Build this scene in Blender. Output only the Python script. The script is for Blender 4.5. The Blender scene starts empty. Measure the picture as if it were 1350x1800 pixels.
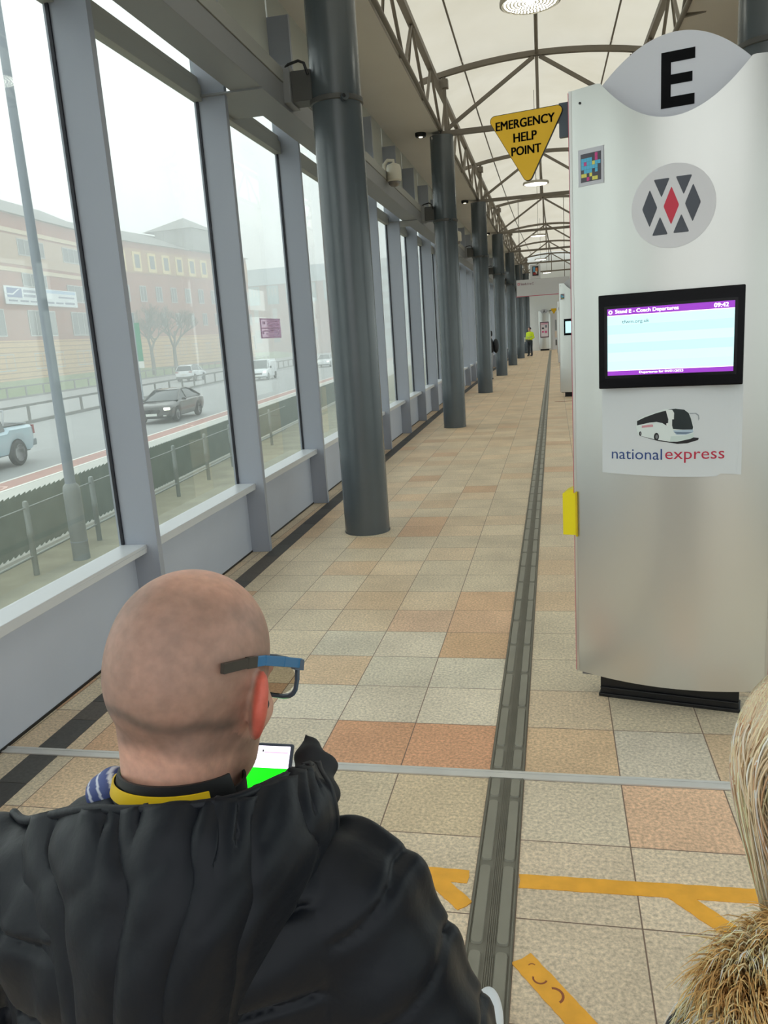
import bpy, bmesh, math, random
import numpy as np
from mathutils import Vector, Matrix
random.seed(7)
SC = bpy.context.scene
COL = SC.collection

# ------------------------------------------------------------------ camera
cam_data = bpy.data.cameras.new('camera')
cam_data.sensor_fit = 'HORIZONTAL'
cam_data.sensor_width = 36.0
cam_data.lens = 36.0 * 1398.23 / 1350.0
cam_data.clip_start = 0.05
cam_data.clip_end = 2000
cam = bpy.data.objects.new('camera', cam_data)
COL.objects.link(cam)
cam.matrix_world = Matrix(((0.97700, 0.01910, 0.21250, 0.0),
                           (0.20280, 0.22500, -0.95300, 0.0),
                           (-0.06600, 0.97420, 0.21600, 1.8),
                           (0, 0, 0, 1)))
SC.camera = cam

# ------------------------------------------------------------------ colour management and light
SC.view_settings.view_transform = 'Standard'
SC.view_settings.look = 'None'
SC.view_settings.gamma = 1.0
SC.view_settings.use_curve_mapping = False
SC.view_settings.exposure = 1.08

world = bpy.data.worlds.new('overcast_sky')
SC.world = world
world.use_nodes = True
wn, wl = world.node_tree.nodes, world.node_tree.links
wn.clear()
w_out = wn.new('ShaderNodeOutputWorld')
w_bg = wn.new('ShaderNodeBackground')
w_tc = wn.new('ShaderNodeTexCoord')
w_sep = wn.new('ShaderNodeSeparateXYZ')
w_ramp = wn.new('ShaderNodeValToRGB')
w_ramp.color_ramp.elements[0].position = 0.0
w_ramp.color_ramp.elements[0].color = (0.72, 0.75, 0.75, 1)
w_ramp.color_ramp.elements[1].position = 0.55
w_ramp.color_ramp.elements[1].color = (0.79, 0.83, 0.835, 1)
wl.new(w_tc.outputs['Generated'], w_sep.inputs[0])
wl.new(w_sep.outputs['Z'], w_ramp.inputs[0])
wl.new(w_ramp.outputs[0], w_bg.inputs[0])
w_bg.inputs[1].default_value = 1.0
wl.new(w_bg.outputs[0], w_out.inputs[0])

cy = SC.cycles
cy.max_bounces = 8
cy.diffuse_bounces = 5
cy.glossy_bounces = 4
cy.transmission_bounces = 4
cy.transparent_max_bounces = 16
cy.volume_bounces = 3
cy.sample_clamp_indirect = 4.0
cy.caustics_reflective = False
cy.caustics_refractive = False

# ------------------------------------------------------------------ materials
def lin(c):
    return tuple((v / 255 / 12.92 if v / 255 <= 0.04045 else ((v / 255 + 0.055) / 1.055) ** 2.4) for v in c)

MATS = {}
def mat(name, rgb, rough=0.5, metal=0.0, spec=0.5, noise=None, bump=None, emit=None, attr=None, sheen=0.0, coat=0.0):
    if name in MATS:
        return MATS[name]
    m = bpy.data.materials.new(name)
    m.use_nodes = True
    n, l = m.node_tree.nodes, m.node_tree.links
    b = n['Principled BSDF']
    c = lin(rgb)
    b.inputs['Base Color'].default_value = (*c, 1)
    b.inputs['Roughness'].default_value = rough
    b.inputs['Metallic'].default_value = metal
    b.inputs['Specular IOR Level'].default_value = spec
    b.inputs['Sheen Weight'].default_value = sheen
    b.inputs['Coat Weight'].default_value = coat
    tc = n.new('ShaderNodeTexCoord')
    src = None
    if attr:
        a = n.new('ShaderNodeAttribute')
        a.attribute_name = attr
        src = a.outputs['Color']
        l.new(src, b.inputs['Base Color'])
    if noise:
        sc, amt = noise[0], noise[1]
        nz = n.new('ShaderNodeTexNoise')
        nz.inputs['Scale'].default_value = sc
        nz.inputs['Detail'].default_value = 5
        l.new(tc.outputs['Object'], nz.inputs['Vector'])
        mr = n.new('ShaderNodeMapRange')
        mr.inputs['From Min'].default_value = 0.3
        mr.inputs['From Max'].default_value = 0.7
        mr.inputs['To Min'].default_value = 1 - amt
        mr.inputs['To Max'].default_value = 1 + amt
        l.new(nz.outputs['Fac'], mr.inputs['Value'])
        mx = n.new('ShaderNodeMix')
        mx.data_type = 'RGBA'
        mx.blend_type = 'MULTIPLY'
        mx.inputs['Factor'].default_value = 1
        if src is not None:
            l.new(src, mx.inputs['A'])
        else:
            mx.inputs['A'].default_value = (*c, 1)
        l.new(mr.outputs[0], mx.inputs['B'])
        l.new(mx.outputs['Result'], b.inputs['Base Color'])
    if bump:
        nb = n.new('ShaderNodeTexNoise')
        nb.inputs['Scale'].default_value = bump[0]
        nb.inputs['Detail'].default_value = 4
        l.new(tc.outputs['Object'], nb.inputs['Vector'])
        bp = n.new('ShaderNodeBump')
        bp.inputs['Strength'].default_value = bump[1]
        bp.inputs['Distance'].default_value = bump[2] if len(bump) > 2 else 0.01
        l.new(nb.outputs['Fac'], bp.inputs['Height'])
        l.new(bp.outputs[0], b.inputs['Normal'])
    if emit:
        b.inputs['Emission Color'].default_value = (*c, 1)
        b.inputs['Emission Strength'].default_value = emit
    MATS[name] = m
    return m

def glass_mat(name, tint, gloss=0.06, rough=0.02, dirt=0.0):
    m = bpy.data.materials.new(name)
    m.use_nodes = True
    n, l = m.node_tree.nodes, m.node_tree.links
    n.clear()
    out = n.new('ShaderNodeOutputMaterial')
    tr = n.new('ShaderNodeBsdfTransparent')
    tr.inputs[0].default_value = (*tint, 1)
    gl = n.new('ShaderNodeBsdfGlossy')
    gl.inputs['Roughness'].default_value = rough
    gl.inputs['Color'].default_value = (0.95, 1, 0.98, 1)
    fr = n.new('ShaderNodeFresnel')
    fr.inputs['IOR'].default_value = 1.45
    mx = n.new('ShaderNodeMixShader')
    geo = n.new('ShaderNodeNewGeometry')
    inv = n.new('ShaderNodeMath'); inv.operation = 'SUBTRACT'; inv.inputs[0].default_value = 1.0
    l.new(geo.outputs['Backfacing'], inv.inputs[1])
    mu = n.new('ShaderNodeMath'); mu.operation = 'MULTIPLY'
    l.new(fr.outputs[0], mu.inputs[0]); l.new(inv.outputs[0], mu.inputs[1])
    l.new(mu.outputs[0], mx.inputs[0])
    l.new(tr.outputs[0], mx.inputs[1])
    l.new(gl.outputs[0], mx.inputs[2])
    last = mx
    if dirt:
        df = n.new('ShaderNodeBsdfDiffuse')
        df.inputs[0].default_value = (0.75, 0.8, 0.78, 1)
        nz = n.new('ShaderNodeTexNoise')
        nz.inputs['Scale'].default_value = 1.3
        nz.inputs['Detail'].default_value = 6
        tc = n.new('ShaderNodeTexCoord')
        l.new(tc.outputs['Object'], nz.inputs['Vector'])
        mr = n.new('ShaderNodeMapRange')
        mr.inputs['From Min'].default_value = 0.35
        mr.inputs['From Max'].default_value = 0.75
        mr.inputs['To Min'].default_value = dirt * 0.5
        mr.inputs['To Max'].default_value = dirt * 1.6
        l.new(nz.outputs['Fac'], mr.inputs['Value'])
        m2 = n.new('ShaderNodeMixShader')
        l.new(mr.outputs[0], m2.inputs[0])
        l.new(mx.outputs[0], m2.inputs[1])
        l.new(df.outputs[0], m2.inputs[2])
        last = m2
    l.new(last.outputs[0], out.inputs[0])
    MATS[name] = m
    return m

# ------------------------------------------------------------------ mesh helpers
def lerp(a, b, t):
    return a + (b - a) * t

class MB:
    def __init__(self):
        self.v = []
        self.f = []
        self.mi = []
        self.cur = 0
    def add(self, vs, fs):
        o = len(self.v)
        self.v += [tuple(p) for p in vs]
        for f in fs:
            self.f.append([i + o for i in f])
            self.mi.append(self.cur)
        return self
    def box(self, x0, x1, y0, y1, z0, z1, M=None):
        vs = [(x, y, z) for z in (z0, z1) for y in (y0, y1) for x in (x0, x1)]
        if M is not None:
            vs = [M @ Vector(p) for p in vs]
        return self.add(vs, [(0, 2, 3, 1), (4, 5, 7, 6), (0, 1, 5, 4), (2, 6, 7, 3), (0, 4, 6, 2), (1, 3, 7, 5)])
    def bar(self, p, q, w, h, up=(0, 0, 1)):
        p, q = Vector(p), Vector(q)
        d = (q - p).normalized()
        u = Vector(up)
        if abs(d.dot(u)) > 0.98:
            u = Vector((0, 1, 0))
        s = d.cross(u).normalized()
        u = s.cross(d)
        vs = []
        for c in (p, q):
            for a, b in ((-1, -1), (1, -1), (1, 1), (-1, 1)):
                vs.append(c + s * (a * w / 2) + u * (b * h / 2))
        return self.add(vs, [(0, 1, 2, 3), (7, 6, 5, 4), (0, 4, 5, 1), (1, 5, 6, 2), (2, 6, 7, 3), (3, 7, 4, 0)])
    def tube(self, pts, r, seg=12, caps=True):
        pts = [Vector(p) for p in pts]
        n = len(pts)
        rs = r if isinstance(r, (list, tuple)) else [r] * n
        prev = None
        rings = []
        for i, p in enumerate(pts):
            d = (pts[min(i + 1, n - 1)] - pts[max(i - 1, 0)])
            d = d.normalized() if d.length > 1e-9 else Vector((0, 0, 1))
            if prev is None:
                u = Vector((0, 0, 1)) if abs(d.z) < 0.95 else Vector((1, 0, 0))
            else:
                u = prev
            s = d.cross(u).normalized()
            u = s.cross(d).normalized()
            prev = u
            rings.append([p + (s * math.cos(2 * math.pi * k / seg) + u * math.sin(2 * math.pi * k / seg)) * rs[i] for k in range(seg)])
        vs = [q for ring in rings for q in ring]
        fs = []
        for i in range(n - 1):
            for k in range(seg):
                a, b = i * seg + k, i * seg + (k + 1) % seg
                fs.append((a, b, b + seg, a + seg))
        if caps:
            fs.append(tuple(range(seg))[::-1])
            fs.append(tuple((n - 1) * seg + k for k in range(seg)))
        return self.add(vs, fs)
    def lathe(self, prof, seg=32, M=None):
        vs = []
        for r, z in prof:
            for k in range(seg):
                a = 2 * math.pi * k / seg
                vs.append(Vector((r * math.cos(a), r * math.sin(a), z)))
        if M is not None:
            vs = [M @ p for p in vs]
        fs = []
        for i in range(len(prof) - 1):
            for k in range(seg):
                a, b = i * seg + k, i * seg + (k + 1) % seg
                fs.append((a, b, b + seg, a + seg))
        fs.append(tuple(range(seg))[::-1])
        fs.append(tuple((len(prof) - 1) * seg + k for k in range(seg)))
        return self.add(vs, fs)
    def prism(self, outline, fn, t0, t1):
        """outline: 2D points; fn(a, b, t) -> 3D; extruded from t0 to t1"""
        n = len(outline)
        vs = [fn(a, b, t0) for a, b in outline] + [fn(a, b, t1) for a, b in outline]
        fs = [tuple(range(n))[::-1], tuple(range(n, 2 * n))]
        for k in range(n):
            fs.append((k, (k + 1) % n, (k + 1) % n + n, k + n))
        return self.add(vs, fs)
    def grid(self, rows, closed=False):
        nr, nc = len(rows), len(rows[0])
        vs = [p for r in rows for p in r]
        fs = []
        for i in range(nr - 1):
            for k in range(nc if closed else nc - 1):
                a, b = i * nc + k, i * nc + (k + 1) % nc
                fs.append((a, b, b + nc, a + nc))
        return self.add(vs, fs)
    def loft(self, rings):
        self.grid(rings, closed=True)
        n = len(rings[0])
        self.add(rings[0], [tuple(range(n))[::-1]])
        self.add(rings[-1], [tuple(range(n))])
        return self
    def build(self, name, m, parent=None, smooth=None, bevel=0.0, bseg=2, fix=True):
        me = bpy.data.meshes.new(name)
        me.from_pydata([tuple(p) for p in self.v], [], self.f)
        ms = m if isinstance(m, (list, tuple)) else [m]
        for q in ms:
            me.materials.append(q)
        if len(ms) > 1:
            me.polygons.foreach_set('material_index', self.mi)
        if fix:
            bm = bmesh.new()
            bm.from_mesh(me)
            bmesh.ops.remove_doubles(bm, verts=bm.verts, dist=1e-5)
            bmesh.ops.recalc_face_normals(bm, faces=bm.faces)
            bm.to_mesh(me)
            bm.free()
        me.update()
        if smooth is not None:
            me.polygons.foreach_set('use_smooth', [True] * len(me.polygons))
            me.set_sharp_from_angle(angle=math.radians(smooth))
        o = bpy.data.objects.new(name, me)
        COL.objects.link(o)
        if parent is not None:
            o.parent = parent
        if bevel:
            md = o.modifiers.new('bevel', 'BEVEL')
            md.width = bevel
            md.segments = bseg
            md.limit_method = 'ANGLE'
        return o

def thing(name, label, cat, loc=(0, 0, 0), rotz=0.0, group=None, kind=None):
    o = bpy.data.objects.new(name, None)
    COL.objects.link(o)
    o.location = loc
    o.rotation_euler = (0, 0, rotz)
    o.empty_display_size = 0.1
    return tag(o, label, cat, group, kind)

def tag(o, label=None, cat=None, group=None, kind=None):
    if label: o['label'] = label
    if cat: o['category'] = cat
    if group: o['group'] = group
    if kind: o['kind'] = kind
    return o

def kids(o):
    return list(o.children)

def dup(o, loc=None, rotz=None, label=None, parent=None):
    c = o.copy()
    COL.objects.link(c)
    if parent is not None:
        c.parent = parent
    if loc is not None: c.location = loc
    if rotz is not None: c.rotation_euler = (0, 0, rotz)
    if label: c['label'] = label
    for ch in kids(o):
        dup(ch, parent=c)
    return c

# outline text turned into a flat mesh, fitted into a rectangle
def text_geo(body, x0, x1, z0=None, z1=None, bold=0.0, z=None):
    cu = bpy.data.curves.new('lettering', 'FONT')
    cu.body = body
    cu.size = 1.0
    cu.offset = bold
    cu.resolution_u = 3
    cu.fill_mode = 'FRONT'
    ob = bpy.data.objects.new('lettering', cu)
    COL.objects.link(ob)
    dg = bpy.context.evaluated_depsgraph_get()
    ev = ob.evaluated_get(dg)
    me = ev.to_mesh()
    vs = [(v.co.x, v.co.y) for v in me.vertices]
    fs = [tuple(p.vertices) for p in me.polygons]
    ev.to_mesh_clear()
    bpy.data.objects.remove(ob)
    bpy.data.curves.remove(cu)
    ax = min(p[0] for p in vs); bx = max(p[0] for p in vs)
    ay = min(p[1] for p in vs); by = max(p[1] for p in vs)
    sx = (x1 - x0) / (bx - ax)
    if z1 is None:
        sy = sx
    else:
        sy = (z1 - z0) / (by - ay)
    return [(x0 + (p[0] - ax) * sx, z0 + (p[1] - ay) * sy) for p in vs], fs

def poly_geo(outline):
    return list(outline), [tuple(range(len(outline)))]

def decal(name, geos, fn, m, parent=None, step=None, thick=0.0):
    """flat shapes (x, z) mapped by fn(x, z, lift) onto a surface; cut in vertical strips where it curves"""
    bm = bmesh.new()
    for vs, fs in geos:
        bv = [bm.verts.new((p[0], 0, p[1])) for p in vs]
        for f in fs:
            try:
                bm.faces.new([bv[i] for i in f])
            except ValueError:
                pass
    bmesh.ops.triangulate(bm, faces=bm.faces)
    if step:
        xs = [v.co.x for v in bm.verts]
        x = min(xs) + step
        while x < max(xs):
            bmesh.ops.bisect_plane(bm, geom=bm.verts[:] + bm.edges[:] + bm.faces[:], plane_co=(x, 0, 0), plane_no=(1, 0, 0))
            x += step
    for f in bm.faces:
        if f.normal.y > 0:
            f.normal_flip()
    if thick:
        r = bmesh.ops.extrude_face_region(bm, geom=bm.faces[:])
        for e in r['geom']:
            if isinstance(e, bmesh.types.BMVert):
                e.co.y = 1.0
        # the extruded copy is the front
    for v in bm.verts:
        v.co = Vector(fn(v.co.x, v.co.z, thick if v.co.y > 0.5 else 0.0))
    if thick:
        bmesh.ops.recalc_face_normals(bm, faces=bm.faces)
    me = bpy.data.meshes.new(name)
    bm.to_mesh(me)
    bm.free()
    me.materials.append(m)
    o = bpy.data.objects.new(name, me)
    COL.objects.link(o)
    if parent is not None:
        o.parent = parent
    return o

# implicit surfaces: a signed distance function sampled on a grid, meshed with surface nets
def smin(a, b, k):
    h = np.clip(0.5 + 0.5 * (b - a) / k, 0, 1)
    return b * (1 - h) + a * h - k * h * (1 - h)

def smax(a, b, k):
    return -smin(-a, -b, k)

def ell(X, Y, Z, c, r):
    x, y, z = (X - c[0]) / r[0], (Y - c[1]) / r[1], (Z - c[2]) / r[2]
    k0 = np.sqrt(x * x + y * y + z * z) + 1e-9
    x2, y2, z2 = x / r[0], y / r[1], z / r[2]
    k1 = np.sqrt(x2 * x2 + y2 * y2 + z2 * z2) + 1e-9
    return k0 * (k0 - 1) / k1

def cap(X, Y, Z, a, b, ra, rb=None):
    rb = ra if rb is None else rb
    a = np.array(a, float); b = np.array(b, float)
    d = b - a
    t = np.clip(((X - a[0]) * d[0] + (Y - a[1]) * d[1] + (Z - a[2]) * d[2]) / (d @ d), 0, 1)
    return np.sqrt((X - a[0] - t * d[0]) ** 2 + (Y - a[1] - t * d[1]) ** 2 + (Z - a[2] - t * d[2]) ** 2) - (ra + (rb - ra) * t)

def surface_net(fn, lo, hi, h):
    lo = np.array(lo, float); hi = np.array(hi, float)
    n = np.ceil((hi - lo) / h).astype(int) + 1
    ax = [lo[i] + h * np.arange(n[i]) for i in range(3)]
    X, Y, Z = np.meshgrid(*ax, indexing='ij')
    V = fn(X, Y, Z).astype(np.float64)
    acc = np.zeros((n[0], n[1], n[2], 3)); cnt = np.zeros((n[0], n[1], n[2]))
    quads = []
    P = np.stack([X, Y, Z], -1)
    for a in range(3):
        s0 = [slice(None)] * 3; s1 = [slice(None)] * 3
        s0[a] = slice(0, -1); s1[a] = slice(1, None)
        v0, v1 = V[tuple(s0)], V[tuple(s1)]
        cr = (v0 < 0) != (v1 < 0)
        idx = np.argwhere(cr)
        if len(idx) == 0:
            continue
        b, c = (a + 1) % 3, (a + 2) % 3
        ok = (idx[:, b] > 0) & (idx[:, c] > 0)
        idx = idx[ok]
        i0 = tuple(idx.T)
        j = idx.copy(); j[:, a] += 1
        i1 = tuple(j.T)
        t = V[i0] / (V[i0] - V[i1])
        pt = P[i0] + (P[i1] - P[i0]) * t[:, None]
        cells = []
        for db, dc in ((0, 0), (-1, 0), (-1, -1), (0, -1)):
            q = idx.copy(); q[:, b] += db; q[:, c] += dc
            np.add.at(acc, tuple(q.T), pt)
            np.add.at(cnt, tuple(q.T), 1)
            cells.append(q)
        flip = V[i0] < 0
        cells = np.stack(cells, 1)
        quads.append(np.where(flip[:, None, None], cells, cells[:, ::-1]))
    used = cnt > 0
    ids = -np.ones(cnt.shape, int)
    ids[used] = np.arange(used.sum())
    verts = acc[used] / cnt[used][:, None]
    q = np.concatenate(quads)
    faces = ids[q[..., 0], q[..., 1], q[..., 2]]
    return verts, faces

def net_obj(name, fn, lo, hi, h, m, parent=None, colour=None, smooth_it=0):
    vs, fs = surface_net(fn, lo, hi, h)
    me = bpy.data.meshes.new(name)
    me.from_pydata(vs.tolist(), [], fs.tolist())
    for q in (m if isinstance(m, (list, tuple)) else [m]):
        me.materials.append(q)
    if colour is not None:
        ca = me.color_attributes.new('tone', 'FLOAT_COLOR', 'POINT')
        c = colour(vs)
        c = np.concatenate([c, np.ones((len(c), 1))], 1)
        ca.data.foreach_set('color', c.astype(np.float32).ravel())
    me.polygons.foreach_set('use_smooth', [True] * len(me.polygons))
    me.update()
    o = bpy.data.objects.new(name, me)
    COL.objects.link(o)
    if parent is not None:
        o.parent = parent
    return o

# the long wall and the rows of columns follow one gentle curve in plan
B_, K_ = -0.0230861, 0.00037933
def off(y):
    return B_ * y + K_ * y * y
def P(u, y, z=0.0):
    return (u + off(y), y, z)
def hd(y):
    return -math.atan(B_ + 2 * K_ * y)
COL_Y = [7.16 + 8.073 * i for i in range(7)]
U_L, U_R = -1.62, 1.78
# ================================================================== setting: floor
M_MULL = mat('painted_aluminium', (158, 163, 174), 0.45, 0.0, 0.5)
M_PANEL = mat('grey_panel', (188, 194, 207), 0.5, 0.0, 0.4, noise=(2.0, 0.03))
M_SILL = mat('sill_white', (205, 208, 212), 0.35)
M_GASKET = mat('rubber_gasket', (16, 16, 30), 0.6)
M_BEAM = mat('grey_beam', (132, 134, 136), 0.5)
M_BEAM2 = mat('grey_beam_flange', (152, 153, 148), 0.5)
M_SPAN = mat('spandrel_panel', (196, 198, 190), 0.6)
M_SOFFIT = mat('soffit_board', (212, 207, 200), 0.75, noise=(0.8, 0.04))
M_COL = mat('column_paint', (76, 84, 89), 0.27, 0.0, 0.75, noise=(3.0, 0.05))
M_STEEL = mat('truss_paint', (118, 111, 100), 0.5, noise=(4.0, 0.05))
M_DARKSTEEL = mat('bracket_paint', (78, 78, 76), 0.5)
M_BLACK = mat('black_plastic', (14, 14, 16), 0.45)
M_CHROME = mat('bare_metal', (214, 212, 208), 0.4, 0.35, noise=(6, 0.06))
M_GLASS = glass_mat('window_glass', (0.95, 0.985, 0.97), dirt=0.035)

def tile_material():
    m = bpy.data.materials.new('granite_tiles')
    m.use_nodes = True
    n, l = m.node_tree.nodes, m.node_tree.links
    b = n['Principled BSDF']
    b.inputs['Roughness'].default_value = 0.48
    b.inputs['Specular IOR Level'].default_value = 0.35
    at = n.new('ShaderNodeAttribute'); at.attribute_name = 'tone'
    tc = n.new('ShaderNodeTexCoord')
    def nz(scale, detail, lo, hi, a, c):
        x = n.new('ShaderNodeTexNoise'); x.inputs['Scale'].default_value = scale; x.inputs['Detail'].default_value = detail
        x.inputs['Roughness'].default_value = 0.65
        l.new(tc.outputs['Object'], x.inputs['Vector'])
        r = n.new('ShaderNodeMapRange'); r.inputs['From Min'].default_value = lo; r.inputs['From Max'].default_value = hi
        r.inputs['To Min'].default_value = a; r.inputs['To Max'].default_value = c
        l.new(x.outputs['Fac'], r.inputs['Value']); return r.outputs[0], x
    speck, sx = nz(75.0, 3, 0.3, 0.7, 0.66, 1.3)
    stain, _ = nz(1.9, 6, 0.32, 0.7, 0.84, 1.09)
    def mul(a, bb):
        x = n.new('ShaderNodeMix'); x.data_type = 'RGBA'; x.blend_type = 'MULTIPLY'; x.inputs['Factor'].default_value = 1
        l.new(a, x.inputs['A']); l.new(bb, x.inputs['B']); return x.outputs['Result']
    c = mul(mul(at.outputs['Color'], speck), stain)
    # joints from the tile grid
    sep = n.new('ShaderNodeSeparateXYZ'); l.new(tc.outputs['UV'], sep.inputs[0])
    def edge(s):
        a = n.new('ShaderNodeMath'); a.operation = 'SUBTRACT'; a.inputs[1].default_value = 0.5; l.new(s, a.inputs[0])
        d = n.new('ShaderNodeMath'); d.operation = 'ABSOLUTE'; l.new(a.outputs[0], d.inputs[0]); return d.outputs[0]
    mxx = n.new('ShaderNodeMath'); mxx.operation = 'MAXIMUM'
    l.new(edge(sep.outputs[0]), mxx.inputs[0]); l.new(edge(sep.outputs[1]), mxx.inputs[1])
    gt = n.new('ShaderNodeMapRange'); gt.inputs['From Min'].default_value = 0.4925; gt.inputs['From Max'].default_value = 0.4955
    l.new(mxx.outputs[0], gt.inputs['Value'])
    mx = n.new('ShaderNodeMix'); mx.data_type = 'RGBA'
    l.new(gt.outputs[0], mx.inputs['Factor']); l.new(c, mx.inputs['A'])
    mx.inputs['B'].default_value = (*lin((122, 100, 86)), 1)
    l.new(mx.outputs['Result'], b.inputs['Base Color'])
    bp = n.new('ShaderNodeBump'); bp.inputs['Strength'].default_value = 0.25; bp.inputs['Distance'].default_value = 0.003
    l.new(sx.outputs['Fac'], bp.inputs['Height']); l.new(bp.outputs[0], b.inputs['Normal'])
    return m

def make_floor():
    xs = [-0.293 - 0.381 * i for i in range(8, -1, -1)] + [-0.152 + 0.381 * i for i in range(12)]
    ys = [3.013 + 0.389 * i for i in range(154)]
    ys = [2.957 - 0.395 * i for i in range(12, -1, -1)] + ys
    sp = {(7, 0): (204, 156, 124), (6, 0): (200, 154, 122), (7, 3): (206, 172, 138), (7, 4): (206, 172, 142), (6, 4): (205, 176, 150),
          (7, 5): (204, 170, 138), (7, -1): (202, 184, 156), (10, -1): (212, 178, 150), (9, 0): (208, 180, 148), (10, 0): (208, 198, 182),
          (9, -1): (216, 202, 180), (6, -1): (196, 182, 158), (7, 1): (212, 202, 184), (6, 1): (208, 198, 180), (5, 1): (204, 196, 180),
          (7, 2): (212, 204, 186), (6, 2): (210, 202, 184), (5, 0): (206, 196, 178), (6, 3): (210, 200, 182), (5, 3): (208, 200, 182),
          (7, -2): (214, 198, 174), (9, -2): (212, 195, 172), (10, -2): (216, 199, 176), (9, -3): (210, 193, 170), (10, -3): (212, 195, 172), (7, -3): (212, 195, 172), (6, -2): (214, 198, 174), (11, -2): (212, 196, 172)}
    rnd = random.Random(11)
    vs, fs, cols = [], [], []
    for j in range(len(ys) - 1):
        for i in range(len(xs) - 1):
            x0, x1, y0, y1 = xs[i], xs[i + 1], ys[j], ys[j + 1]
            o = len(vs)
            vs += [(x0, y0, 0), (x1, y0, 0), (x1, y1, 0), (x0, y1, 0)]
            fs.append((o, o + 1, o + 2, o + 3))
            row = j - 13
            if y1 <= 2.96: row = j - 12
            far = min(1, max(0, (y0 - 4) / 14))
            k = rnd.random()
            if k < 0.55: c = (204, 191, 168)
            elif k < 0.83: c = (205, 186, 160)
            elif k < 0.965: c = (203, 179, 150)
            else: c = (200, 166, 136)
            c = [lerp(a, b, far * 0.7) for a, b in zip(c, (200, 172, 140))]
            key = (i, row if y0 >= 3.0 else row)
            if y0 < 2.9: key = (i, j - 12)
            if key in sp: c = sp[key]
            jit = 1 + rnd.uniform(-0.03, 0.03)
            cols.append(lin(tuple(min(250, v * jit * w_) for v, w_ in zip(c, (1.075, 1.062, 1.045)))))
    me = bpy.data.meshes.new('floor')
    me.from_pydata(vs, [], fs)
    uv = me.uv_layers.new(name='UVMap')
    uv.data.foreach_set('uv', [c for _ in fs for c in (0, 0, 1, 0, 1, 1, 0, 1)])
    ca = me.color_attributes.new('tone', 'FLOAT_COLOR', 'CORNER')
    ca.data.foreach_set('color', [q for c in cols for _ in range(4) for q in (*c, 1)])
    me.materials.append(tile_material())
    o = bpy.data.objects.new('floor', me)
    COL.objects.link(o)
    tag(o, 'speckled beige and orange granite tiles of the concourse floor', 'floor', kind='structure')
make_floor()

m = MB(); m.box(-3.05, 4.04, -1.8, 62.8, -0.25, -0.004)
tag(m.build('floor_slab', mat('slab', (120, 112, 104), 0.8)), 'concrete slab under the floor tiles', 'floor', kind='structure')

# metal expansion strip
m = MB()
m.box(-2.62, 4.0, 2.958, 2.972, -0.003, 0.006)
m.box(-2.62, 4.0, 2.998, 3.012, -0.003, 0.006)
m.box(-2.62, 4.0, 2.972, 2.998, -0.003, 0.0035)
tag(m.build('trim_1', M_CHROME), 'bare metal expansion strip across the tiled floor', 'floor strip', kind='structure')

# dark edging band following the wall
def dark_band():
    rnd = random.Random(3)
    me = MB(); mats = [mat('dark_band_a', (66, 64, 62), 0.55, noise=(60, .18)), mat('dark_band_b', (78, 76, 73), 0.55, noise=(60, .18)), mat('dark_band_c', (92, 86, 80), 0.6, noise=(60, .18))]
    y = -1.5
    while y < 60:
        ln = rnd.choice([0.39, 0.39, 0.3, 0.2])
        y2 = min(y + ln, 60)
        if y < 2.957 < y2: y2 = 2.955
        if abs(y - 2.955) < 1e-6: y, y2 = 3.015, 3.3
        if y < 60:
            me.cur = rnd.choice([0, 0, 1, 1, 2])
            g = 0.002
            a, b, c, d = P(-2.364, y + g), P(-2.22, y + g), P(-2.22, y2 - g), P(-2.364, y2 - g)
            me.add([(p[0], p[1], z) for z in (-0.002, 0.003) for p in (a, b, c, d)],
                   [(3, 2, 1, 0), (4, 5, 6, 7), (0, 1, 5, 4), (1, 2, 6, 5), (2, 3, 7, 6), (3, 0, 4, 7)])
        y = y2
        if y >= 60: break
    tag(me.build('trim_2', mats), 'dark stone edging band in the floor along the window wall', 'floor band', kind='structure')
dark_band()

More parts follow.
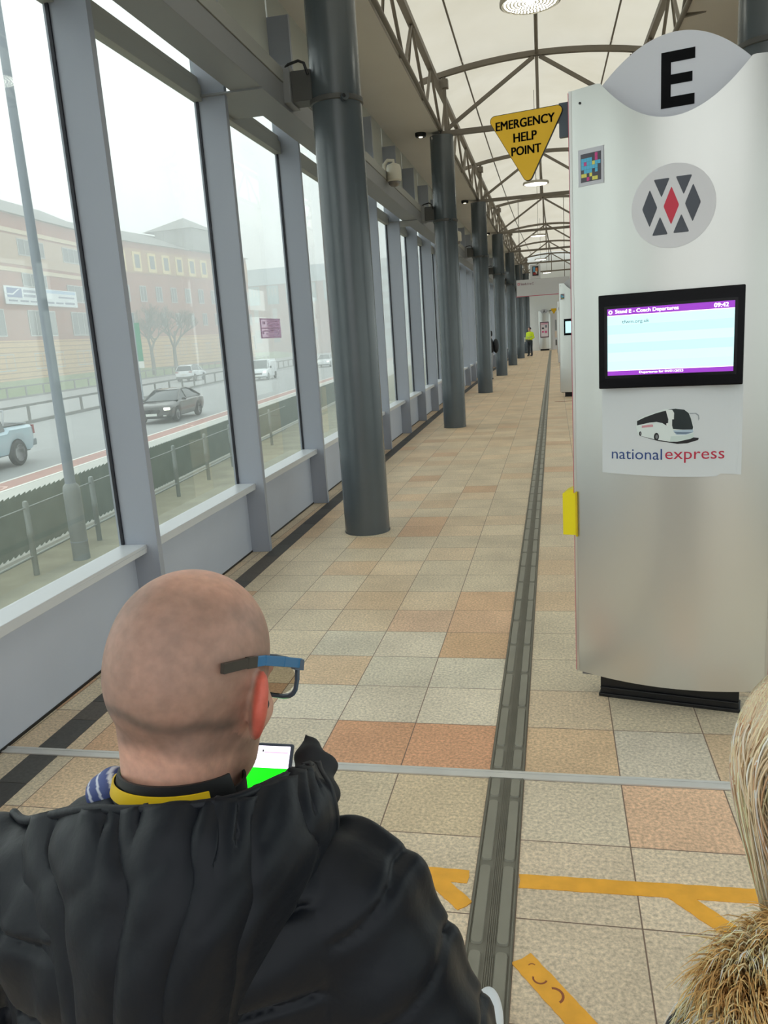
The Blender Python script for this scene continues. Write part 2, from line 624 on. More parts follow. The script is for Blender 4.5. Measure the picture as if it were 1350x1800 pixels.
# tactile guidance strip
def tactile():
    base = MB(); M1 = mat('tactile_rubber', (116, 112, 100), 0.5, noise=(9, 0.07)); M2 = mat('tactile_bar', (134, 130, 117), 0.45, noise=(7, 0.06))
    for (a, b) in ((-1.5, 2.956), (3.014, 58.5)):
        base.box(-0.293, -0.152, a, b, -0.002, 0.004)
        base.box(-0.289, -0.285, a, b, 0.004, 0.008)
        base.box(-0.160, -0.156, a, b, 0.004, 0.008)
        for x in (-0.232, -0.226, -0.220, -0.214, -0.208):
            base.box(x - 0.0012, x + 0.0012, a, b, 0.004, 0.007)
    st = thing('tactile_guidance_strip', 'long grey rubber tactile guidance strip running down the tiled floor', 'tactile strip', (-0.22, 0, 0))
    o = base.build('base_strip', M1); o.parent = st; o.matrix_parent_inverse = Matrix.Translation((0.22, 0, 0))
    bars = MB()
    k = -8
    while True:
        y1 = 2.026 + 0.39 * k; y0 = y1 + 0.0 ; y1b = y0 + 0.375
        k += 1
        if y0 > 58: break
        segs = [(y0 + 0.012, y1b)]
        if y0 < 2.985 < y1b: segs = [(y0 + 0.012, 2.945), (3.03, y1b)]
        for s0, s1 in segs:
            for xc in (-0.262, -0.184):
                w = 0.019
                out = []
                for (cx_, cy_, a0) in ((xc + w - .012, s1 - .012, 0), (xc - w + .012, s1 - .012, 90), (xc - w + .012, s0 + .012, 180), (xc + w - .012, s0 + .012, 270)):
                    for t in (0, 45, 90):
                        a = math.radians(a0 + t)
                        out.append((cx_ + .012 * math.cos(a), cy_ + .012 * math.sin(a)))
                n = len(out)
                top = [(xc + (p[0] - xc) * 0.86, (s0 + s1) / 2 + (p[1] - (s0 + s1) / 2) * (1 - .005 / (s1 - s0) * 1.2)) for p in out]
                bars.add([(p[0], p[1], 0.003) for p in out] + [(p[0], p[1], 0.0105) for p in top],
                         [tuple(range(n, 2 * n))] + [(i, (i + 1) % n, (i + 1) % n + n, i + n) for i in range(n)])
    o = bars.build('raised_bars', M2, smooth=40); o.parent = st; o.matrix_parent_inverse = Matrix.Translation((0.22, 0, 0))
tactile()

# worn orange floor tape
M_TAPE = mat('orange_tape', (240, 172, 56), 0.5, noise=(14, 0.10), bump=(60, 0.3, 0.002))
M_TAPE_MARK = mat('tape_stain', (150, 84, 50), 0.6)
def tape(name, label, pts, z=0.0012):
    m = MB()
    m.prism(pts, lambda a, b, t: (a, b, t), 0.0003, z + 0.0008)
    return tag(m.build(name, M_TAPE), label, 'floor tape')
def ragged(p, q, w, seed, n=14):
    r = random.Random(seed)
    p = Vector(p); q = Vector(q); d = (q - p); s = Vector((-d.y, d.x)).normalized()
    L, R = [], []
    for i in range(n + 1):
        c = p + d * (i / n)
        L.append(tuple(c + s * (w / 2 + r.uniform(-.0015, .0015))))
        R.append(tuple(c - s * (w / 2 + r.uniform(-.0015, .0015))))
    return L + [tuple(q + d.normalized() * .004)] + R[::-1] + [tuple(p + d.normalized() * .005)]
tape('floor_tape', 'long orange tape line across the tiles right of the tactile strip', ragged((-0.148, 2.34), (0.62, 2.355), 0.068, 1, 30))
tape('floor_tape', 'short orange tape angled off the long line near the fur hood', ragged((0.345, 2.335), (0.50, 2.17), 0.062, 2), 0.002)
tb = tape('floor_tape', 'diagonal orange tape with dark arc scuffs, nearest to the tactile strip', ragged((-0.128, 2.005), (0.075, 1.75), 0.072, 3, 18))
for (cx_, cy_, r_, a0, a1) in ((-0.072, 1.935, 0.022, 170, 340), (-0.035, 1.878, 0.03, 100, -50), (-0.095, 1.975, .012, 160, 40)):
    m = MB()
    pts = [(cx_ + r_ * math.cos(math.radians(lerp(a0, a1, i / 10))), cy_ + r_ * math.sin(math.radians(lerp(a0, a1, i / 10)))) for i in range(11)]
    out = pts + [(cx_ + (x - cx_) * .76, cy_ + (y - cy_) * .76) for x, y in pts[::-1]]
    m.prism(out, lambda a, b, t: (a, b, t), 0.0015, 0.0024)
    m.build('scuff_mark', M_TAPE_MARK, tb)
tape('floor_tape', 'orange tape line left of the tactile strip beside the dark jacket', ragged((-0.60, 2.345), (-0.317, 2.34), 0.066, 4))
tape('floor_tape', 'stubby orange tape angled off the line left of the tactile strip', ragged((-0.445, 2.335), (-0.312, 2.20), 0.062, 5), 0.002)
for y, xr in ((19.45, 1.2), (34.8, 1.0)):
    m = MB(); m.box(-0.1 if y > 30 else 0.0, xr, y - .03, y + .03, 0.0, 0.004)
    tag(m.build('floor_joint_strip', mat('joint_red', (150, 92, 70), 0.6)), 'thin red brown joint strip across the floor %s' % ('at the far end' if y > 30 else 'just before the second stand sign'), 'floor strip')

# ================================================================== window wall, bay by bay
PITCH = 2.02
def bay(n, y, first=False):
    p = P(-2.60, y)
    w = bpy.data.objects.new('window_%d' % n, None)
    COL.objects.link(w)
    w.location = p; w.rotation_euler = (0, 0, hd(y)); w.empty_display_size = .1
    tag(w, 'tall window bay of the left wall, number %d from the front' % n, 'window', kind='structure')
    return w
def bay_parts(w, L=PITCH):
    m = MB(); m.box(-0.02, 0.240, -0.022, 0.022, 0.0, 4.98); m.box(0.240, 0.244, -0.028, 0.028, 0.0, 4.98)
    m.build('mullion', M_MULL, w, bevel=0.003)
    m = MB(); m.box(0.0, 0.02, -0.034, -0.0221, 0.62, 3.70); m.build('gasket', M_GASKET, w)
    m = MB(); m.box(0.0, 0.012, 0.03, L - 0.03, 0.60, 3.72); m.build('pane', M_GLASS, w)
    m = MB(); m.box(0.0, 0.012, 0.03, L - 0.03, 3.86, 4.42); m.build('upper_pane', M_GLASS, w)
    m = MB(); m.box(-0.01, 0.02, 0.022, L - 0.022, 4.42, 5.30); m.build('spandrel', M_SPAN, w)
    m = MB()
    m.box(-0.02, 0.055, 0.022, L - 0.022, 3.70, 3.82); m.box(-0.02, 0.035, 0.022, L - 0.022, 3.82, 3.88)
    m.build('transom', M_BEAM2, w, bevel=0.004)
    m = MB()
    m.box(0.0, 0.168, 0.022, L - 0.022, 0.598, 0.62); m.box(0.140, 0.168, 0.022, L - 0.022, 0.566, 0.598)
    m.build('sill', M_SILL, w, bevel=0.003)
    m = MB(); m.box(0.04, 0.075, 0.022, L - 0.022, 0.015, 0.598); m.build('lower_panel', M_PANEL, w)
    m = MB(); m.box(-0.02, 0.04, 0.0, L, -1.5, 0.598); m.build('outer_skirt', M_PANEL, w)
    m = MB(); m.box(0.04, 0.08, 0.022, L - 0.022, 0.0, 0.015); m.build('shadow_gap', M_BLACK, w)
w0 = None
nb = 0
y = 4.44 - 3 * PITCH
while y < 57.5:
    nb += 1
    w = bay(nb, y)
    if w0 is None:
        bay_parts(w); w0 = w
    else:
        for ch in kids(w0):
            dup(ch, parent=w)
    y += PITCH

# white vinyl notice on the glass of the third bay seen
nt = thing('window_notice', 'small white-lined notice with two text rows stuck on the window glass', 'sticker', P(-2.588, 7.40, 1.85), hd(7.40))
M_VINYL2 = glass_mat('mauve_vinyl', (.80, .66, .77))
M_VINYL = bpy.data.materials.new('white_vinyl'); M_VINYL.use_nodes = True
M_VINYL.node_tree.nodes['Principled BSDF'].inputs['Base Color'].default_value = (.85, .8, .86, 1)
_t = M_VINYL.node_tree.nodes.new('ShaderNodeBsdfTranslucent'); _t.inputs[0].default_value = (.95, .9, .96, 1)
_m = M_VINYL.node_tree.nodes.new('ShaderNodeMixShader'); _m.inputs[0].default_value = .75
M_VINYL.node_tree.links.new(M_VINYL.node_tree.nodes['Principled BSDF'].outputs[0], _m.inputs[1]); M_VINYL.node_tree.links.new(_t.outputs[0], _m.inputs[2])
M_VINYL.node_tree.links.new(_m.outputs[0], M_VINYL.node_tree.nodes['Material Output'].inputs[0])
def on_glass(a, b, t): return (0.0035 + t, a, b)
m = MB(); W_, H_ = 0.62, 0.19
m.box(0.002, 0.0035, 0, W_, 0, H_); m.build('backing', M_VINYL2, nt)
fr = MB()
for (a0, a1, b0, b1) in ((0, W_, 0, .013), (0, W_, H_ - .013, H_), (0, .032, 0, H_), (W_ - .032, W_, 0, H_), (0, W_, .092, .102)):
    fr.box(0.0035, 0.0045, a0, a1, b0, b1)
for (a0, a1, b0, b1) in ((.20, .55, .158, .170), (.20, .55, .130, .142), (.07, .15, .135, .160), (.08, .40, .066, .076), (.15, .52, .036, .046), (.49, .56, .055, .075), (.05, .10, .040, .070)):
    fr.box(0.0035, 0.0045, a0, a1, b0, b1)
fr.build('printed_lines', M_VINYL, nt)

# ================================================================== longitudinal steel beam
prev = None
seq = [(-1.2, COL_Y[0])] + list(zip(COL_Y[:-1], COL_Y[1:])) + [(COL_Y[-1], COL_Y[-1] + 5)]
for i, (ya, yb) in enumerate(seq):
    p = P(-2.17, ya); q = P(-2.17, yb)
    L = math.hypot(q[0] - p[0], q[1] - p[1]); a = -math.atan2(q[0] - p[0], q[1] - p[1])
    t = thing('steel_beam', ('grey steel beam above the windows, from behind the camera to the nearest column' if i == 0 else
              'grey steel beam above the windows, span %s past the nearest column' % ['', 'one', 'two', 'three', 'four', 'five', 'six', 'seven'][i]), 'beam', (p[0], p[1], 3.74), a, 'steel beams along the window wall')
    m = MB(); m.box(-0.13, 0.13, 0, L, 0, 0.185); m.build('web_box', M_BEAM, t, bevel=.004)
    m = MB(); m.box(-0.13, 0.137, 0, L, 0.19, 0.30); m.box(0.10, 0.125, 0, L, 0.185, 0.19); m.build('top_flange', M_BEAM2, t, bevel=.004)
    if i:
        m = MB(); m.box(-0.40, 0.14, -0.75, -0.02, -0.014, 0.0); m.box(-0.42, -0.1, -0.55, 0.35, -0.03, -0.014) if False else None
        m.build('splice_plate', M_BEAM, t)

# ================================================================== round columns
def make_column(label):
    t = thing('steel_column', label, 'column')
    m = MB(); m.lathe([(0.212, 0.0), (0.212, 5.19)], 48); m.build('shaft', M_COL, t, smooth=40)
    m = MB(); m.lathe([(0.215, 3.735), (0.226, 3.74), (0.226, 3.775), (0.215, 3.78)], 48); m.build('clamp_ring', M_DARKSTEEL, t, smooth=40)
    m = MB()
    m.lathe([(0.034, -0.014), (0.034, 0.014)], 20, Matrix.Translation((0.12, -0.215, 3.745)) @ Matrix.Rotation(math.radians(90), 4, 'X') @ Matrix.Rotation(math.radians(30), 4, 'Y'))
    m.build('bolt_lug', M_COL, t, smooth=40)
    m = MB(); m.lathe([(0.014, -0.02), (0.014, 0.02)], 8, Matrix.Translation((0.118, -0.228, 3.745)) @ Matrix.Rotation(math.radians(90), 4, 'X'))
    m.build('bolt', M_BLACK, t)
    m = MB(); m.lathe([(0.216, 0.0), (0.216, 0.012)], 48); m.build('base_collar', M_COL, t, smooth=40)
    return t
def bracket(col):
    m = MB(); m.box(-0.36, -0.15, -0.10, 0.10, 3.78, 4.02); m.build('bracket_box', M_DARKSTEEL, col, bevel=.006)
    m = MB(); m.box(-0.47, -0.36, -0.14, 0.14, 3.77, 4.06); m.build('bracket_plate', M_BEAM, col, bevel=.004)
    m = MB(); m.tube([(-0.42, -0.12, 4.03), (-0.36, -0.14, 4.06), (-0.27, -0.15, 4.075), (-0.22, -0.16, 4.05), (-0.195, -0.15, 3.96)], 0.012, 8)
    m.build('cable', M_BLACK, col, smooth=60)
cl = None
names = ['nearest big grey round column, floor to roof beside the windows', 'second grey round column down the window side', 'third grey round column, hiding the person with the backpack',
         'fourth grey round column, just beyond the person with the backpack', 'fifth grey round column down the window side', 'sixth grey round column, beside the hi-vis worker', 'seventh and farthest grey round column by the windows']
for i, yc in enumerate(COL_Y):
    p = P(U_L, yc)
    if cl is None:
        cl = make_column(names[0]); bracket(cl); cl.location = p; cl.rotation_euler = (0, 0, hd(yc)); cl['group'] = 'round columns along the window side'
    else:
        dup(cl, p, hd(yc), names[i])
cr = None
for i, yc in enumerate(COL_Y):
    p = P(U_R, yc)
    if cr is None:
        cr = make_column('grey round column rising behind the top right of the tall stand sign'); cr.location = p; cr['group'] = 'round columns on the coach side'
    else:
        dup(cr, p, hd(yc), 'grey round column on the coach side, in the row hidden behind the tall stand sign')

# ================================================================== roof
def arch_z(u): return 6.14 + 0.19 * (1 - ((u - 0.07) / 1.85) ** 2)
def mem_mat():
    m = bpy.data.materials.new('roof_membrane'); m.use_nodes = True
    n, l = m.node_tree.nodes, m.node_tree.links; n.clear()
    out = n.new('ShaderNodeOutputMaterial'); d = n.new('ShaderNodeBsdfDiffuse'); t = n.new('ShaderNodeBsdfTranslucent'); a = n.new('ShaderNodeMixShader')
    nz = n.new('ShaderNodeTexNoise'); nz.inputs['Scale'].default_value = 0.7; nz.inputs['Detail'].default_value = 6
    tc = n.new('ShaderNodeTexCoord'); l.new(tc.outputs['Object'], nz.inputs['Vector'])
    rp = n.new('ShaderNodeValToRGB'); rp.color_ramp.elements[0].position = .3; rp.color_ramp.elements[1].position = .7
    rp.color_ramp.elements[0].color = (*lin((230, 224, 208)), 1); rp.color_ramp.elements[1].color = (*lin((240, 235, 222)), 1)
    l.new(nz.outputs['Fac'], rp.inputs[0]); l.new(rp.outputs[0], d.inputs[0]); l.new(rp.outputs[0], t.inputs[0])
    a.inputs[0].default_value = 0.42
    l.new(d.outputs[0], a.inputs[1]); l.new(t.outputs[0], a.inputs[2]); l.new(a.outputs[0], out.inputs[0])
    return m
M_MEM = mem_mat()
def membrane():
    rows = []
    y = -1.0
    while y <= 60:
        ph = (y - COL_Y[0]) / 8.073
        s = abs(math.sin(math.pi * ph))
        r = []
        prof = [(-2.08, 5.30), (-2.06, 5.75), (-2.0, 6.05)]
        for u, z in prof: r.append(P(u, y, z + 0.05 * s))
        for k in range(13):
            u = -1.9 + 3.94 * k / 12
            c = 1 - ((u - 0.07) / 1.97) ** 2
            r.append(P(u, y, arch_z(u) + 0.075 + s * (0.10 + 0.42 * c)))
        for u, z in ((2.14, 6.05), (2.2, 5.75), (2.22, 5.30)): r.append(P(u, y, z + 0.05 * s))
        rows.append(r)
        y += 8.073 / 14
    m = MB(); m.grid(rows)
    tag(m.build('ceiling', M_MEM, smooth=60), 'cream tensioned fabric roof over the concourse', 'roof', kind='structure')
membrane()
for side, (u0, u1) in enumerate(((-2.66, -1.66), (1.82, 3.1))):
    rows = []
    for k in range(16):
        y = -1.2 + 61.2 * k / 15
        rows.append([P(u0, y, 5.30), P(u1, y, 5.25), P(u1, y, 5.32), P(u0, y, 5.36)])
    m = MB(); m.loft(rows)
    tag(m.build('trim_%d' % (3 + side), M_SOFFIT), 'pale flat soffit %s the fabric roof' % ('between windows and' if side == 0 else 'on the coach side of'), 'soffit', kind='structure')
m = MB()
rr = [[P(2.05 + a, -1 + 61 * k / 20, z) for a, z in ((0, 5.32), (.9, 5.32), (.9, 5.42), (0, 5.42))] for k in range(21)]

def frame(t):
    """one cross frame, local x across, z up"""
    m = MB()
    pts = [(u - 0.07, 0, arch_z(u)) for u in np.linspace(-1.97, 2.1, 15)]
    for a, b in zip(pts[:-1], pts[1:]): m.bar(a, b, 0.09, 0.085)
    m.build('arch_beam', M_STEEL, t)
    m = MB(); m.bar((U_L - .07, 0, 5.225), (U_R - .07, 0, 5.225), 0.09, 0.085); m.build('tie_beam', M_STEEL, t)
    m = MB(); m.bar((0, 0, 5.225), (0, 0, arch_z(.07)), 0.045, 0.045); m.build('king_post', M_STEEL, t)
    for s in (-1, 1):
        m = MB(); m.bar((s * 1.62, 0, 5.27), (s * 0.05, 0, arch_z(.07) - .05), 0.055, 0.06); m.build('diagonal_brace', M_STEEL, t)
        m = MB(); m.bar((s * 1.60, 0, 5.2), (s * 1.60, 0, arch_z(1.6) - .02), 0.06, 0.06); m.box(s * 1.60 - .07, s * 1.60 + .07, -.07, .07, 5.96, 6.1); m.build('end_post', M_STEEL, t)
    return t
fr0 = None
fl_ = ['over the nearest column', 'behind the yellow help point sign', 'third along the roof', 'fourth along the roof', 'fifth along the roof', 'sixth along the roof', 'farthest along the roof']
for i, yc in enumerate(COL_Y):
    p = P(0.07, yc)
    lab = 'grey steel arched roof frame with tie and braces, %s' % fl_[i]
    if fr0 is None:
        fr0 = thing('roof_frame', lab, 'roof frame', p, hd(yc), 'arched roof frames'); frame(fr0)
    else:
        dup(fr0, p, hd(yc), lab)
def girder(t, L, s):
    m = MB(); m.tube([(0, 0, 5.285), (0, L, 5.285)], 0.032, 10); m.build('lower_chord', M_STEEL, t, smooth=60)
    m = MB(); m.bar((-.02 * s, 0, 6.03), (-.02 * s, L, 6.03), 0.09, 0.09); m.build('upper_chord', M_STEEL, t)
    m = MB(); m.tube([(-s * .30, 0, 5.32), (-s * .30, L, 5.32)], 0.028, 10); m.build('outer_chord', M_STEEL, t, smooth=60)
    for k in range(4):
        y0 = L * k / 4
        m = MB(); m.tube([(0, y0 + .12, 5.285), (-.02 * s, y0 + L / 8, 6.03)], 0.024, 8); m.build('web_bar', M_STEEL, t, smooth=60)
        m = MB(); m.tube([(-.02 * s, y0 + L / 8, 6.03), (0, y0 + L / 4 - .12, 5.285)], 0.024, 8); m.build('web_bar', M_STEEL, t, smooth=60)
        m = MB(); m.tube([(-s * .30, y0 + L / 4, 5.32), (-.02 * s, y0 + L / 8, 6.0)], 0.02, 8); m.build('web_bar', M_STEEL, t, smooth=60)
        m = MB(); m.bar((0, y0 + L / 4 - .1, 5.285), (-s * .30, y0 + L / 4 - .1, 5.32), 0.05, 0.05); m.build('cross_strut', M_STEEL, t)
for s, U in ((1, U_L), (-1, U_R)):
    g0 = None
    ys_ = [-0.91] + COL_Y + [60.1]
    for i in range(len(ys_) - 1):
        p, q = P(U, ys_[i]), P(U, ys_[i + 1]); a = -math.atan2(q[0] - p[0], q[1] - p[1])
        lab = ('grey steel lattice girder over the window side columns, ' if s > 0 else 'grey steel lattice girder on the coach side, ') + \
              (['overhead in front of the nearest column', 'between first and second columns', 'between second and third columns', 'between third and fourth columns', 'between fourth and fifth columns', 'between fifth and sixth columns', 'between sixth and seventh columns', 'beyond the last column'][i])
        if g0 is None:
            g0 = thing('lattice_girder', lab, 'girder', p, a, 'lattice girders of the window side' if s > 0 else 'lattice girders of the coach side')
            girder(g0, math.hypot(q[0] - p[0], q[1] - p[1]), s)
        elif i == len(ys_) - 2:
            g1 = thing('lattice_girder', lab, 'girder', p, a, 'lattice girders of the window side' if s > 0 else 'lattice girders of the coach side')
            girder(g1, math.hypot(q[0] - p[0], q[1] - p[1]), s)
        else:
            dup(g0, p, a, lab)
# ridge tube and membrane cables
for nm, u, z, r, lab in (('ridge_tube', 0.07, arch_z(.07), 0.03, 'grey steel ridge tube along the middle of the roof'),
                         ('roof_cable', -1.2, arch_z(-1.2) + .10, 0.016, 'thin cable along the fabric roof, window side'),
                         ('roof_cable', 1.3, arch_z(1.3) + .10, 0.016, 'thin cable along the fabric roof, coach side')):
    m = MB()
    pts = [P(u, -0.9 + k * 1.0, z) for k in range(58)]
    m.tube(pts, r, 8); tag(m.build(nm, M_STEEL, smooth=60), lab, 'tube' if r > .02 else 'cable')
# round lamps hanging from the ridge
M_LAMP = mat('lamp_lens', (255, 244, 214), 0.4, emit=2.2)
M_LAMPRIM = mat('lamp_rim', (196, 190, 178), 0.4)
M_LED = mat('led_dot', (250, 252, 240), 0.4, emit=7.0)
def lamp_mesh(t):
    m = MB(); m.lathe([(0.235, 0.03), (0.255, 0.03), (0.262, 0.01), (0.262, -0.012), (0.245, -0.02), (0.236, -0.012)], 48); m.build('rim', M_LAMPRIM, t, smooth=50)
    m = MB(); m.lathe([(0.0005, -0.010), (0.236, -0.010), (0.236, 0.02), (0.0005, 0.03)], 48); m.build('diffuser', M_LAMP, t, smooth=30)
    m = MB()
    for r in range(1, 8):
        for k in range(6 * r + 4):
            a = 2 * math.pi * k / (6 * r + 4) + r * .2
            x, y_ = r * .031 * math.cos(a), r * .031 * math.sin(a)
            m.box(x - .006, x + .006, y_ - .006, y_ + .006, -0.014, -0.0095)
    m.box(-.012, .012, -.012, .012, -.018, -.0095)
    o = m.build('led_dots', M_LED, t); o['kind'] = 'stuff'
    m = MB(); m.tube([(0, 0, 0.03), (0, 0, 1.75)], 0.006, 6); m.build('hanging_rod', M_STEEL, t)
l0 = None
for i, (x, y, lab) in enumerate(((-0.142, 7.767, 'nearest bright round disc lamp hanging at the top of the view'), (-0.293, 17.6, 'round disc lamp hanging just below the tip of the yellow sign'),
                                 (-0.43, 27.7, 'third round disc lamp down the roof'), (-0.5, 37.9, 'fourth round disc lamp down the roof'), (-0.3, 48.0, 'farthest round disc lamp down the roof'))):
    if l0 is None:
        l0 = thing('ceiling_lamp', lab, 'lamp', (x, y, 4.52), 0, 'round lamps hanging along the roof'); lamp_mesh(l0)
    else:
        dup(l0, (x, y, 4.60 + .02 * i), 0, lab)
# black downlights beside the column tops
d0 = None
for i, yc in enumerate(COL_Y):
    p = P(U_L - .36, yc - 0.1, 5.20)
    lab = 'small black recessed spotlight in the soffit beside column %s' % ['one', 'two', 'three', 'four', 'five', 'six', 'seven'][i]
    if i == 0: continue
    if d0 is None:
        d0 = thing('spotlight', lab, 'spotlight', p, 0, 'black spotlights beside the column tops')
        m = MB(); m.lathe([(0.09, 0.0), (0.10, 0.03), (0.10, 0.07)], 24); m.build('housing', M_BLACK, d0, smooth=40)
        m = MB(); m.lathe([(0.0005, -0.004), (0.035, -0.004), (0.035, 0.002), (.0005, .002)], 16); m.build('lens', M_LAMP, d0)
    else:
        dup(d0, p, 0, lab)
# dome cameras on the beam
c0 = None
for i, (yy, z) in enumerate(((11.75, 4.02), (20.3, 4.03), (28.6, 4.03), (36.6, 4.03))):
    lab = ['cream dome camera on the beam just past the nearest column', 'cream dome camera on the beam past the second column', 'cream dome camera on the beam just past the third column', 'farthest cream dome camera on the beam'][i]
    p = P(-1.93, yy, z)
    if c0 is None:
        c0 = thing('dome_camera', lab, 'camera', p, hd(yy), 'dome cameras on the window beam')
        M_CAM = mat('cream_plastic', (205, 200, 184), 0.4); M_DOME = mat('smoked_dome', (110, 104, 98), 0.15, coat=0.5)
        m = MB(); m.lathe([(0.085, -0.12), (0.105, -0.10), (0.105, 0.06), (0.09, 0.10), (0.04, 0.12)], 28); m.build('housing', M_CAM, c0, smooth=40)
        m = MB(); m.lathe([(0.01, -0.19), (0.05, -0.178), (0.078, -0.15), (0.088, -0.118)], 24); m.build('dome', M_DOME, c0, smooth=80)
        m = MB(); m.tube([(0, 0, .1), (-.0, 0, .16), (-.08, 0, .17), (-.13, 0, .12), (-.13, 0, .02)], 0.025, 10); m.build('arm', M_CAM, c0, smooth=60)
    else:
        dup(c0, p, hd(yy), lab)

# unseen coach side glazing and back frame, added to darken reflections and interior
b = MB(); gp = MB(); ct = MB()
y = -1.6
while y < 59:
    p = P(3.05, y); a = hd(y); Mx = Matrix.Translation(p) @ Matrix.Rotation(a, 4, 'Z')
    b.box(-.16, .0, -.03, .03, 0, 5.25, Mx); b.box(-.04, .0, .03, 1.99, 0, .3, Mx); b.box(-.04, .0, .03, 1.99, 2.6, 2.8, Mx); b.box(-.04, .0, .03, 1.99, 3.4, 5.3, Mx)
    gp.box(-.025, -.015, .03, 1.99, .3, 2.6, Mx); gp.box(-.025, -.015, .03, 1.99, 2.8, 3.4, Mx)
    y += 2.02
tag(b.build('wall_right_added', mat('added_coach_side_frame', (120, 124, 130), .5)), 'unseen grey framed glazed wall added on the coach side to cut light', 'wall', kind='structure')
tag(gp.build('window_40', M_GLASS), 'unseen glass panes of the added coach side wall', 'window', kind='structure')
b = MB()  # added out of view, kept open so daylight still reaches the near floor
for x in (-2.9, -1.45, 0.0, 1.45, 2.95): b.box(x - .05, x + .05, -2.0, -1.85, 0, 6.3)
for z in (0.0, 2.5, 4.2, 5.6): b.box(-3.0, 3.1, -2.0, -1.85, z, z + (.25 if z < 5 else .8))
tag(b.build('wall_back_added', mat('added_back_frame', (120, 118, 114), .7)), 'unseen grey framed opening added behind the camera to shape the light', 'wall', kind='structure')
# ================================================================== stand signs (tall curved totems)
M_SIGN = mat('satin_silver', (214, 214, 209), 0.3, 0.8, 0.5, noise=(1.2, 0.015))
M_LENS = mat('sign_head', (206, 208, 214), 0.38, 0.2)
M_TRIM = mat('magenta_trim', (196, 96, 116), 0.5)
M_LET = mat('letter_black', (6, 7, 10), 0.6, spec=.12)
M_LOGO_BG = mat('logo_disc', (222, 222, 226), 0.4)
M_LOGO_GREY = mat('logo_grey', (74, 78, 88), 0.45)
M_LOGO_RED = mat('logo_red', (205, 48, 72), 0.45)
M_SCRFRAME = mat('screen_frame', (4, 3, 7), 0.25, spec=.15)
M_PAPER = mat('poster_card', (214, 219, 222), 0.5)
def em(name, rgb, s):
    return mat(name, rgb, 0.4, emit=s)
M_SC_BG = em('screen_pale', (190, 236, 240), 0.42)
M_SC_BLUE = em('screen_blue', (180, 226, 242), 0.42)
M_SC_GREEN = em('screen_green', (194, 240, 234), 0.42)
M_SC_PURP = em('screen_purple', (140, 52, 180), 0.4)
M_SC_WHITE = em('screen_white', (250, 250, 255), .6)
M_SC_TXT = em('screen_text', (70, 90, 98), 0.25)
BUL = 0.09
def sface(x): return -BUL * (1 - (x / 0.42) ** 2)
def on_front(x, z, lift): return (x, sface(x) - 0.0015 - lift, z)
LZ, LW = 2.757, 0.288
def lens_low(x): return LZ - 0.182 * max(0, 1 - (x / LW) ** 2)
def lens_up(x): return LZ + 0.150 * max(0, 1 - (x / LW) ** 2)

def totem(name, label, loc, rotz, group=None):
    t = thing(name, label, 'sign', loc, rotz, group)
    for s, nm in ((1, 'front_panel'), (-1, 'back_panel')):
        rows = []
        n = 56
        for k in range(n + 1):
            x = lerp(-0.42, 0.42, k / n)
            top = 2.757 if abs(x) > LW else lens_low(x)
            if s < 0: top = 2.757 if abs(x) > LW else lens_low(x)
            y = sface(x) if s > 0 else 0.085 - sface(x)
            y2 = y + 0.006 * s
            rows.append([(x, y, 0.12), (x, y, lerp(.12, top, .5)), (x, y, top), (x, y2, top), (x, y2, 0.12)])
        m = MB(); m.loft(rows); m.build(nm, M_SIGN, t, smooth=35)
    for s in (-1, 1):
        m = MB(); m.box(s * .42 - .006, s * .42 + .006, -0.004, 0.089, 0.12, 2.757); m.build('side_panel', M_SIGN, t)
        m = MB(); m.box(s * .4265 - .0012, s * .4265 + .0012, -0.006, 0.002, 0.125, 2.75); m.build('edge_trim', M_TRIM, t)
    m = MB(); m.box(-.40, .40, 0.01, 0.075, 0.10, 2.45); m.build('core_frame', mat('core_grey', (120, 120, 122), .6), t)
    # head plate shaped like an eye
    out = [(x, lens_up(x)) for x in np.linspace(-LW, LW, 41)] + [(x, lens_low(x) - .01) for x in np.linspace(LW, -LW, 41)[1:-1]]
    m = MB()
    def hp(a, b, q): return (a, q, b)
    m.prism(out, hp, 0.005, 0.03)
    m.build('head_plate', M_LENS, t, bevel=0.002)
    # plinth
    m = MB(); m.box(-.311, .311, -0.0, 0.085, 0.0, 0.125); m.box(-.318, .318, -.012, 0.10, 0.0, 0.018)
    m.box(-.311, .311, -0.012, 0.0, 0.045, 0.052); m.build('plinth', M_BLACK, t, bevel=.003)
    m = MB(); m.lathe([(0.005, 0), (0.005, .003)], 10, Matrix.Translation((-.375, sface(.375) - .001, 2.70)) @ Matrix.Rotation(math.radians(90), 4, 'X')); m.build('screw', M_BLACK, t)
    return t
